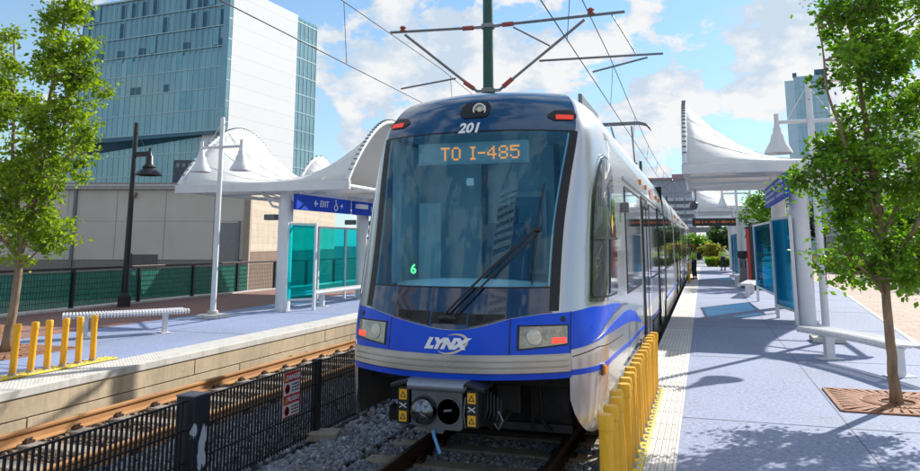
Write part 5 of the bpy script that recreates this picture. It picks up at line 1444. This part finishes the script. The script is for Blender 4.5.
# ================================================================== BUILDINGS
def framed(o3, d1, d2):
    """local frame builder: p(a, b, z) -> world; a along d1, b along d2"""
    o3 = Vector(o3); d1 = Vector((*d1, 0)).normalized(); d2 = Vector((*d2, 0)).normalized()
    return lambda a, b, z: o3+d1*a+d2*b+Vector((0, 0, z))
def fbox(mb, P, a0, a1, b0, b1, z0, z1):
    vs = [P(a, b, z) for z in (z0, z1) for a, b in ((a0,b0),(a1,b0),(a1,b1),(a0,b1))]
    mb.add(vs, [(0,3,2,1),(4,5,6,7),(0,1,5,4),(1,2,6,5),(2,3,7,6),(3,0,4,7)]); return mb
def fpart(name, P, root, boxes, m, bevel=0):
    """mesh in the root's own rotated axes, so that object coordinates follow the facade"""
    inv = root.matrix_basis.inverted(); b = MB()
    for bx in boxes: fbox(b, P, *bx)
    me = bpy.data.meshes.new(name); me.from_pydata([tuple(inv @ Vector(v)) for v in b.v], [], b.f)
    me.materials.append(M[m] if isinstance(m, str) else m); o = bpy.data.objects.new(name, me); COL.objects.link(o); o.parent = root
    import bmesh
    bm_ = bmesh.new(); bm_.from_mesh(me); bmesh.ops.recalc_face_normals(bm_, faces=bm_.faces); bm_.to_mesh(me); bm_.free()
    if bevel: q = o.modifiers.new('bevel', 'BEVEL'); q.width = bevel; q.limit_method = 'ANGLE'
    return o
# --- glass tower: d1 runs left along the shaded glass face, d2 runs back along the white face
D1 = Vector((-.997, .079)); D2 = Vector((.079, .997)); A = (-88.0, 121.5)
tw = thing('glass_tower', 'tall teal glass tower with a blank white side wall on the left', 'tower', (A[0], A[1], -.9))
tw.rotation_euler = (0, 0, math.atan2(-D1.y, -D1.x)); bpy.context.view_layer.update()
P = framed((A[0], A[1], 0), D1, D2)
fpart('upper_glass', P, tw, [(0, 40.5, .0, 31.0, 24.0, 40.0), (-.0, 40.5, .25, 31.0, 40.05, 53.6)], 'towerglass')
fpart('lower_glass', P, tw, [(2.5, 44.0, 1.5, 30.5, -.9, 23.95)], 'towerglass')
# sloped dark wedge under the overhang, its shade put into colour and shape
b = MB(); inv = tw.matrix_basis.inverted()
vs = [P(0, -.02, 24.0), P(40.5, -.02, 24.0), P(40.5, 1.6, 20.6), P(0, 1.6, 23.7), P(0, -.02, 23.4), P(40.5, -.02, 23.0)]
b.add([tuple(inv @ v) for v in vs], [(0, 1, 2, 3), (4, 5, 1, 0), (3, 2, 5, 4)]); me = bpy.data.meshes.new('shade_wedge'); me.from_pydata(b.v, [], b.f); me.materials.append(M['towerdark']); o = bpy.data.objects.new('shade_wedge', me); COL.objects.link(o); o.parent = tw
fpart('white_wall', P, tw, [(-.35, 6, .9, 22.9, -.9, 53.9)], 'towerwhite')
fpart('glass_strip', P, tw, [(-.12, 5, 22.95, 31.2, -.9, 53.2)], 'towerglassside')
fpart('glass_edge', P, tw, [(-.30, 1.2, -.12, .85, 23.6, 53.7)], 'towerglassside')
mu = []
for i in range(27): a = .8+i*1.5; mu.append((a, a+.07, -.09, .05, 24.0, 53.6))
for i in range(7): z = 24.0+i*4.25; mu.append((0, 40.5, -.10, .03, z, z+.18))
for i in range(28): a = 2.9+i*1.5; mu.append((a, a+.11, 1.42, 1.55, -.9, 23.2))
for i in range(5): z = 3.0+i*4.25; mu.append((2.5, 44, 1.41, 1.53, z, z+.22))
for i in range(6): q = 22.95+i*1.6; mu.append((-.22, -.05, q, q+.14, -.9, 53.2))
for i in range(13): z = 2+i*4.2; mu.append((-.21, -.05, 22.95, 31.2, z, z+.25))
for i in range(7): z = 25.5+i*4.2; mu.append((-.34, -.2, -.15, .86, z, z+.22))
fpart('mullion', P, tw, mu, 'mullion')
rg = random.Random(12); dk = []
for row, zz in ((0, 49.3), (1, 45.1), (2, 40.6), (3, 32.2), (4, 28.0)):
    for i in range(27):
        if rg.random() < (.30, .16, .14, .16, .12)[row]: a = .92+i*1.5; dk.append((a, a+1.3, -.04 if row > 1 else .2, .35, zz+.35, zz+(3.7 if row < 2 else 2.1)))
for q in dk: fpart('dark_window', P, tw, [q], 'towerdark')
lt = []
for i in range(27):
    for k in range(7):
        if rg.random() < .10: a = .92+i*1.5; lt.append((a, a+1.3, -.03, .3, 24.4+k*4.25, 24.3+k*4.25+3.7))
bm_t = mat('tower_blind', (.16, .38, .44), .2, .1, .1, 1)
for q in lt: fpart('blind_window', P, tw, [q], bm_t)
fpart('parapet', P, tw, [(-.4, 40.6, -.14, .4, 53.6, 54.0)], 'mullion')
# --- long grey building behind the railing: shaded rendered face and sunlit block face
yaw = R(17.9634); E1 = Vector((-math.cos(yaw), -math.sin(yaw))); E2 = Vector((-math.sin(yaw), math.cos(yaw)))
Cn = (-25.7, 38.15)
gb = thing('grey_building', 'long low grey building with a cream block end wall behind the railing', 'building', (Cn[0], Cn[1], -.9), rz=yaw)
bpy.context.view_layer.update(); P = framed((Cn[0], Cn[1], 0), E1, E2)
fpart('rendered_wall', P, gb, [(.0, 46, .0, 30, .95, 5.05)], 'lowblock')
fpart('plinth', P, gb, [(.0, 46, -.02, 30, -.9, .93)], mat('plinth_tan', (.24, .22, .18), .85))
fpart('block_wall', P, gb, [(-.25, -.004, .25, 30, 1.4, 5.1)], 'block')
fpart('brick_base', P, gb, [(-.27, -.004, .25, 30, -.9, 1.38)], brickmat('brown_brick', (.25, .16, .12), (.20, .13, .10), (.22, .18, .15), .4, .2, .02, axis=(R(90), 0, R(90))))
fpart('corner_trim', P, gb, [(-.26, .10, -.10, .245, -.9, 5.1)], mat('corner_tan', (.36, .29, .22), .7))
fpart('cornice', P, gb, [(-.32, 46, -.22, 30, 5.08, 5.22), (-.40, 46, -.32, 30, 5.23, 5.36)], mat('cornice_grey', (.52, .51, .50), .6))
fpart('roof_edge', P, gb, [(-.3, 46, -.2, 30, 5.362, 5.46)], mat('roof_flashing', (.30, .22, .20), .6))
fpart('panel_joint', P, gb, [(i*2.9+1.9, i*2.9+1.93, -.004, .01, .95, 5.05) for i in range(14)]+[(0, 46, -.004, .01, 3.18, 3.20)], mat('panel_joint', (.22, .22, .22), .9))
fpart('downpipe', P, gb, [(10.1, 10.26, -.14, -.02, -.9, 5.05)], 'grey'); fpart('downpipe', P, gb, [(.32, .42, -.14, -.02, -.9, 3.2)], 'grey')
fpart('wall_light', P, gb, [(6.55, 6.95, -.30, -.01, 4.68, 4.88), (6.62, 6.88, -.22, -.01, 4.56, 4.675)], mat('wall_light', (.24, .18, .12), .5), .03)
fpart('dock_door', P, gb, [(5.1, 6.6, -.035, -.01, -.9, 1.25)], mat('dock_door', (.12, .115, .11), .6))
fpart('vent_opening', P, gb, [(6.62, 6.85, -.04, -.01, .6, 1.32)], 'black')
fpart('grey_service_door', P, gb, [(.5, 1.6, -.03, -.006, -.9, 3.1)], mat('service_door', (.24, .24, .24), .6))
# roof plant boxes on the low building
rt = thing('roof_unit', 'dark louvred box standing on the roof of the grey building', 'roof unit', (*P(3.6, 6, 0).xy, 5.46), rz=yaw); bpy.context.view_layer.update()
fpart('housing', P, rt, [(3.3, 4.9, 1, 2.2, 5.46, 6.95)], mat('dark_plant', (.07, .09, .11), .6))
fpart('louvre', P, rt, [(3.4+i*.37, 3.62+i*.37, .96, .99, 6.5, 6.75) for i in range(4)], 'galv')
rt2 = thing('roof_duct', 'pale duct lying along the roof of the grey building', 'roof duct', (*P(9, 5, 0).xy, 5.46), rz=yaw); bpy.context.view_layer.update()
fpart('duct', P, rt2, [(7.0, 15.5, 4.5, 5.2, 5.46, 5.72)], 'galv', .03)
# thin black lamp mast by the block wall
# --- pale building with glazed ground floor on the right
rb = thing('pale_building', 'pale building with dark glazed ground floor beyond the planting bed', 'building', (14.5, 34, 0)); P = framed((14.5, 34, 0), (0, 1), (1, 0)); bpy.context.view_layer.update()
fpart('wall', P, rb, [(-12, 70, .3, 16, 4.2, 6.9), (-12, 70, .0, 16, 0, 1.15)], mat('pale_cladding', (.50, .52, .55), .7, 0, .08, 1))
fpart('glazing', P, rb, [(-12, 70, .35, .5, 1.15, 4.2)], mat('shop_glazing', (.03, .06, .08), .06, .2, .3, 1))
fpart('frame', P, rb, [(-12+i*1.6, -12+i*1.6+.12, .15, .4, 1.15, 4.2) for i in range(52)]+[(-12, 70, .14, .42, 2.9, 3.02)], 'white')
for z0, z1 in ((4.9, 6.2),):
    for i in range(20):
        fr_ = fpart('window', P, rb, [(-11+i*4, -8.6+i*4, .22, .34, z0, z1)], 'white')
        fpart('pane', P, rb, [(-10.9+i*4, -8.7+i*4, .20, .215, z0+.1, z1-.1)], mat('window_blue', (.05, .16, .28), .06, .2, .2, 1) if False else M['towerdark']) .parent = fr_
fpart('cornice', P, rb, [(-12.2, 70.2, -.1, 16, 6.9, 7.2)], 'white')
for i, y in enumerate((30.5, 46.0, 61.0)):
    t = thing('sign_post', 'thin black post standing in the planting bed', 'post', (8.6, y, 0), 'black posts in the planting bed')
    b = MB(); b.tube([(8.6, y, 0), (8.6, y, 3.1)], .06, 10); b.build('pole', M['black'], t, smooth=True)
    b = MB(); b.lathe((8.6, y, 0), [(.12, 0), (.12, .08), (.06, .12)], 12); b.build('base', M['black'], t)
# --- far towers
P = framed((28.2, 249, 0), (1, -.12), (.12, 1))
ft = thing('far_glass_tower', 'distant blue glass tower behind the right canopy lamp', 'tower', (28.2, 249, -.9), rz=math.atan2(-.12, 1)); bpy.context.view_layer.update()
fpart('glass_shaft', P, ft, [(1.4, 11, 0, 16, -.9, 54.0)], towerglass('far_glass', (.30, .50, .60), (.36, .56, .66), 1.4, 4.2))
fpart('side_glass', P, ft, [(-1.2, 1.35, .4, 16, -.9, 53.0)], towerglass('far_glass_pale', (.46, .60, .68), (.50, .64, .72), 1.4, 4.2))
fpart('mullion', P, ft, [(1.4+i*1.4, 1.52+i*1.4, -.12, .02, -.9, 54.0) for i in range(7)]+[(1.4, 11, -.1, .02, z*4.2, z*4.2+.3) for z in range(13)], 'mullion')
fpart('crown', P, ft, [(1.2, 2.4, -.2, 2, 54.0, 55.2), (7.5, 11, 2, 12, 54.0, 56.2)], 'towerdark')
P = framed((-17, 230, 0), (1, 0), (0, 1))
pk = thing('parking_structure', 'distant grey banded office block with a mauve roof behind the end of the tram', 'building', (-17, 230, -.9)); bpy.context.view_layer.update()
m_ = mat('pale_slab', (.60, .62, .66), .8)
for q in [(4.0, 15.0, 0, 18, -.9+i*1.95, -.9+i*1.95+1.0) for i in range(9)]: fpart('slab', P, pk, [q], m_)
m_ = mat('dark_band', (.16, .19, .24), .5)
for q in [(4.1, 14.9, .4, 17.5, .11+i*1.95, 1.04+i*1.95) for i in range(8)]: fpart('dark_storey', P, pk, [q], m_)
m_ = 'farconc'
for q in [(4.0+i*2.75, 4.35+i*2.75, -.05, .3, -.9, 15.5) for i in range(5)]: fpart('column', P, pk, [q], m_)
fpart('upper_block', P, pk, [(3.2, 14.6, 1, 17, 15.8, 21.2)], mat('upper_block', (.36, .38, .43), .7))
fpart('roof', P, pk, [(-.5, 14.9, .6, 17.4, 21.2, 21.8), (9, 13, 3, 10, 21.8, 23)], mat('mauve_roof', (.42, .26, .30), .7))
# elevated walkway / gantry beyond the platform end
t = thing('footbridge', 'dark steel footbridge crossing beyond the far end of the platform', 'bridge', (0, 112, 0))
b = MB(); b.box(-8, 12, 111, 113.5, 3.6, 4.3); b.build('deck', M['farconc'], t)
b = MB()
for i in range(21): b.box(-8+i, -7.9+i, 111, 111.1, 4.3, 5.6)
for z in (4.9, 5.55): b.box(-8, 12, 111, 111.1, z, z+.12)
b.build('railing', M['farconc'], t)
for x in (-6, 0.5, 7): MB().box(x, x+.9, 111.4, 113, -.9, 3.6).build('pier', M['farconc'], t)

# --- trees along the planting bed and unseen things added for the tram's reflections
bt = [o for o in bpy.data.objects if o.name.startswith('background_tree') and o.parent is None]
for i, (x, y, s_) in enumerate(((11.2, 31, 1.05), (11.6, 39, 1.2), (11.0, 48, 1.1), (11.8, 60, 1.3))):
    copy_tree(bt[0], (x, y, 0), 'young green tree in the bed before the pale building', rz=i*1.7, scale=(s_, s_, s_))
for i, (x, y, s_) in enumerate(((-14, -38, 1.9), (-6, -44, 1.6), (3, -40, 1.8), (11, -46, 2.1), (-24, -30, 1.9))):
    copy_tree(bt[0], (x, y, -.5), 'green tree behind the photographer', rz=i*1.3, scale=(s_, s_, s_))
def block(label, x, y, w, d, h, wallm, step, fl, rz):  # unseen building added for the nose and windscreen to reflect
    t = thing('reflected_block', label, 'building', (x, y, -.9), rz=R(rz)); bpy.context.view_layer.update()
    a = R(rz); P = framed((x, y, 0), (math.cos(a), math.sin(a)), (-math.sin(a), math.cos(a)))
    fpart('wall', P, t, [(-w/2, w/2, -d, 0, -.9, h)], wallm)
    gl_ = mat('office_window', (.05, .09, .12), .08, .2, .3, 1)
    n = int(w/step)
    for k in range(int(h/fl)):
        fpart('window_band', P, t, [(-w/2+.8, w/2-.8, -.05, .03, k*fl+1.2, k*fl+1.2+fl*.45)], gl_)
    for i in range(n+1): fpart('pier', P, t, [(-w/2+i*step, -w/2+i*step+.7, .0, .14, -.9, h)], wallm)
    fpart('parapet', P, t, [(-w/2-.2, w/2+.2, -d-.2, .25, h, h+1.0)], wallm)
block('pale office tower added behind the photographer to reflect in the windscreen', 27, -66, 20, 22, 84, mat('pale_office', (.62, .62, .60), .7, 0, .06, 1), 3.2, 3.9, 18)
block('brown office block added behind the photographer for reflections on the left', -84, -36, 30, 20, 44, mat('brown_office', (.30, .24, .20), .7, 0, .08, 1), 3.6, 3.9, -62)
block('low dark building behind the photographer', -4, -62, 34, 16, 13, mat('dark_office', (.07, .09, .12), .6, 0, .1, 1), 3.4, 4.0, 0)

# ================================================================== PEOPLE
def skin_mesh(name, joints, edges, m, parent, sub=1, root=0):
    off = wloc(parent); me = bpy.data.meshes.new(name)
    me.from_pydata([tuple(Vector(j[0])-off) for j in joints], edges, [])
    o = bpy.data.objects.new(name, me); COL.objects.link(o); o.parent = parent
    o.modifiers.new('skin', 'SKIN'); s = o.modifiers.new('sub', 'SUBSURF'); s.levels = sub; s.render_levels = sub
    sv = me.skin_vertices[0].data
    for i, j in enumerate(joints): r = j[1]; sv[i].radius = r if isinstance(r, tuple) else (r, r); sv[i].use_root = (i == root)
    me.materials.append(M[m])
    return o
def person(label, x, y, face, vest=True, cap='orangecloth', h=1.76, group=None, arm=0):
    """standing figure, face = heading angle (0 looks towards +Y)"""
    t = thing('person', label, 'person', (x, y, 0), group)
    k = h/1.76; ca, sa = math.cos(face), math.sin(face)
    def w(a, b, c): return (x+(ca*a-sa*b)*k, y+(sa*a+ca*b)*k, c*k)       # a right, b forward
    J = [(w(0, 0, .96), (.15, .11)), (w(0, .01, 1.16), (.14, .10)), (w(0, .0, 1.38), (.17, .11)), (w(0, .01, 1.50), .055), (w(0, .03, 1.56), .055), (w(0, .045, 1.65), (.075, .092)), (w(0, .04, 1.735), (.05, .06))]
    E_ = [(0, 1), (1, 2), (2, 3), (3, 4), (4, 5), (5, 6)]
    for s in (-1, 1):
        n = len(J); J += [(w(s*.095, 0, .88), .085), (w(s*.11, .02, .50), .06), (w(s*.12, -.02, .09), .042), (w(s*.13, .12, .045), (.038, .03))]; E_ += [(0, n), (n, n+1), (n+1, n+2), (n+2, n+3)]
        n = len(J); J += [(w(s*.20, 0, 1.41), .055), (w(s*.26, -.01+.05*arm, 1.13), .043), (w(s*.25, .12+.14*arm, .90+.14*arm), .032), (w(s*.24, .17+.18*arm, .83+.16*arm), (.026, .036))]; E_ += [(2, n), (n, n+1), (n+1, n+2), (n+2, n+3)]
    skin_mesh('body', J, E_, 'skin', t, 2)
    T = [(w(0, 0, .98), (.168, .128)), (w(0, 0, .90), (.165, .125))]; TE = [(0, 1)]
    for s in (-1, 1):
        n = len(T); T += [(w(s*.10, 0, .80), .100), (w(s*.112, .02, .50), .077), (w(s*.12, -.02, .12), .066)]; TE += [(1, n), (n, n+1), (n+1, n+2)]
    skin_mesh('trousers', T, TE, 'navy', t, 1)
    V = [(w(0, 0, .93), (.175, .135)), (w(0, .01, 1.16), (.165, .125)), (w(0, 0, 1.38), (.19, .13)), (w(0, 0, 1.46), (.10, .08))]; VE = [(0, 1), (1, 2), (2, 3)]
    skin_mesh('vest', V, VE, 'vest' if vest else 'navy', t, 1)
    S_ = []
    for s in (-1, 1):
        skin_mesh('sleeve', [(w(s*.17, 0, 1.41), .075), (w(s*.225, -.01, 1.27), .062), (w(s*.26, -.01+.05*arm, 1.12), .054), (w(s*.25, .11+.13*arm, .93+.13*arm), .045)], [(0, 1), (1, 2), (2, 3)], 'vest' if vest else 'navy', t, 1)
        b = MB(); c = Vector(w(s*.125, .05, .04)); f = Vector((-sa, ca, 0)); r = Vector((ca, sa, 0)); b.obox(c, r, f, (0,0,1), .05*k, .14*k, .04*k); b.build('shoe', M['black'], t, bevel=.025)
        b = MB(); e = Vector(w(s*.03, .135, 1.665)); b.lathe(e, [(.001, -.010), (.010, 0), (.001, .010)], 8); b.build('eye', M['ink'], t)
    b = MB(); b.bar(w(0, .13, 1.66), w(0, .155, 1.63), .022, .02); b.build('nose', M['skin'], t, bevel=.006)
    for z in (1.02, 1.22):
        b = MB(); b.lathe(w(0, .005, z), [(.176*k, 0), (.178*k, .045*k)], 18); b.build('reflective_band', M['signwhite'], t)
    b = MB(); c = w(0, .035, 1.70); b.lathe(c, [(.101*k, -.01), (.103*k, .03), (.085*k, .075), (.05*k, .098), (.001, .105)], 16); p = Vector(w(0, .14, 1.70)); b.obox(p, (ca, sa, 0), (-sa, ca, 0), (0,0,1), .075*k, .07*k, .008); b.build('cap', M[cap], t, smooth=True)
    return t
person('worker in a lime vest and orange cap standing by the tram with a backpack', -.50, 41.8, R(62), True, 'orangecloth', 1.8, arm=.5)
BX = .13
bp_ = thing('backpack', 'black backpack worn by the worker beside the tram', 'backpack', (-.40+BX, 41.72, 1.0))
b = MB(); b.obox((-.36+BX, 41.72, 1.22), (1,0,0), (0,1,0), (0,0,1), .10, .14, .20); b.build('bag', M['navy'], bp_, bevel=.07, seg=4)
b = MB(); b.obox((-.225+BX, 41.72, 1.12), (1,0,0), (0,1,0), (0,0,1), .03, .10, .10); b.build('pocket', M['black'], bp_, bevel=.025)
for s in (-1, 1): b = MB(); b.tube([(BX-.47, 41.72+s*.11, 1.42), (BX-.60, 41.74+s*.13, 1.50), (BX-.76, 41.78+s*.12, 1.40), (BX-.79, 41.78+s*.13, 1.2), (BX-.66, 41.76+s*.17, 1.04), (BX-.46, 41.72+s*.12, 1.02)], .022, 6); b.build('strap', M['black'], bp_, smooth=True)
person('person in a lime vest half hidden by the far shelter columns', 1.30, 57.0, R(20), True, 'navy', 1.75)
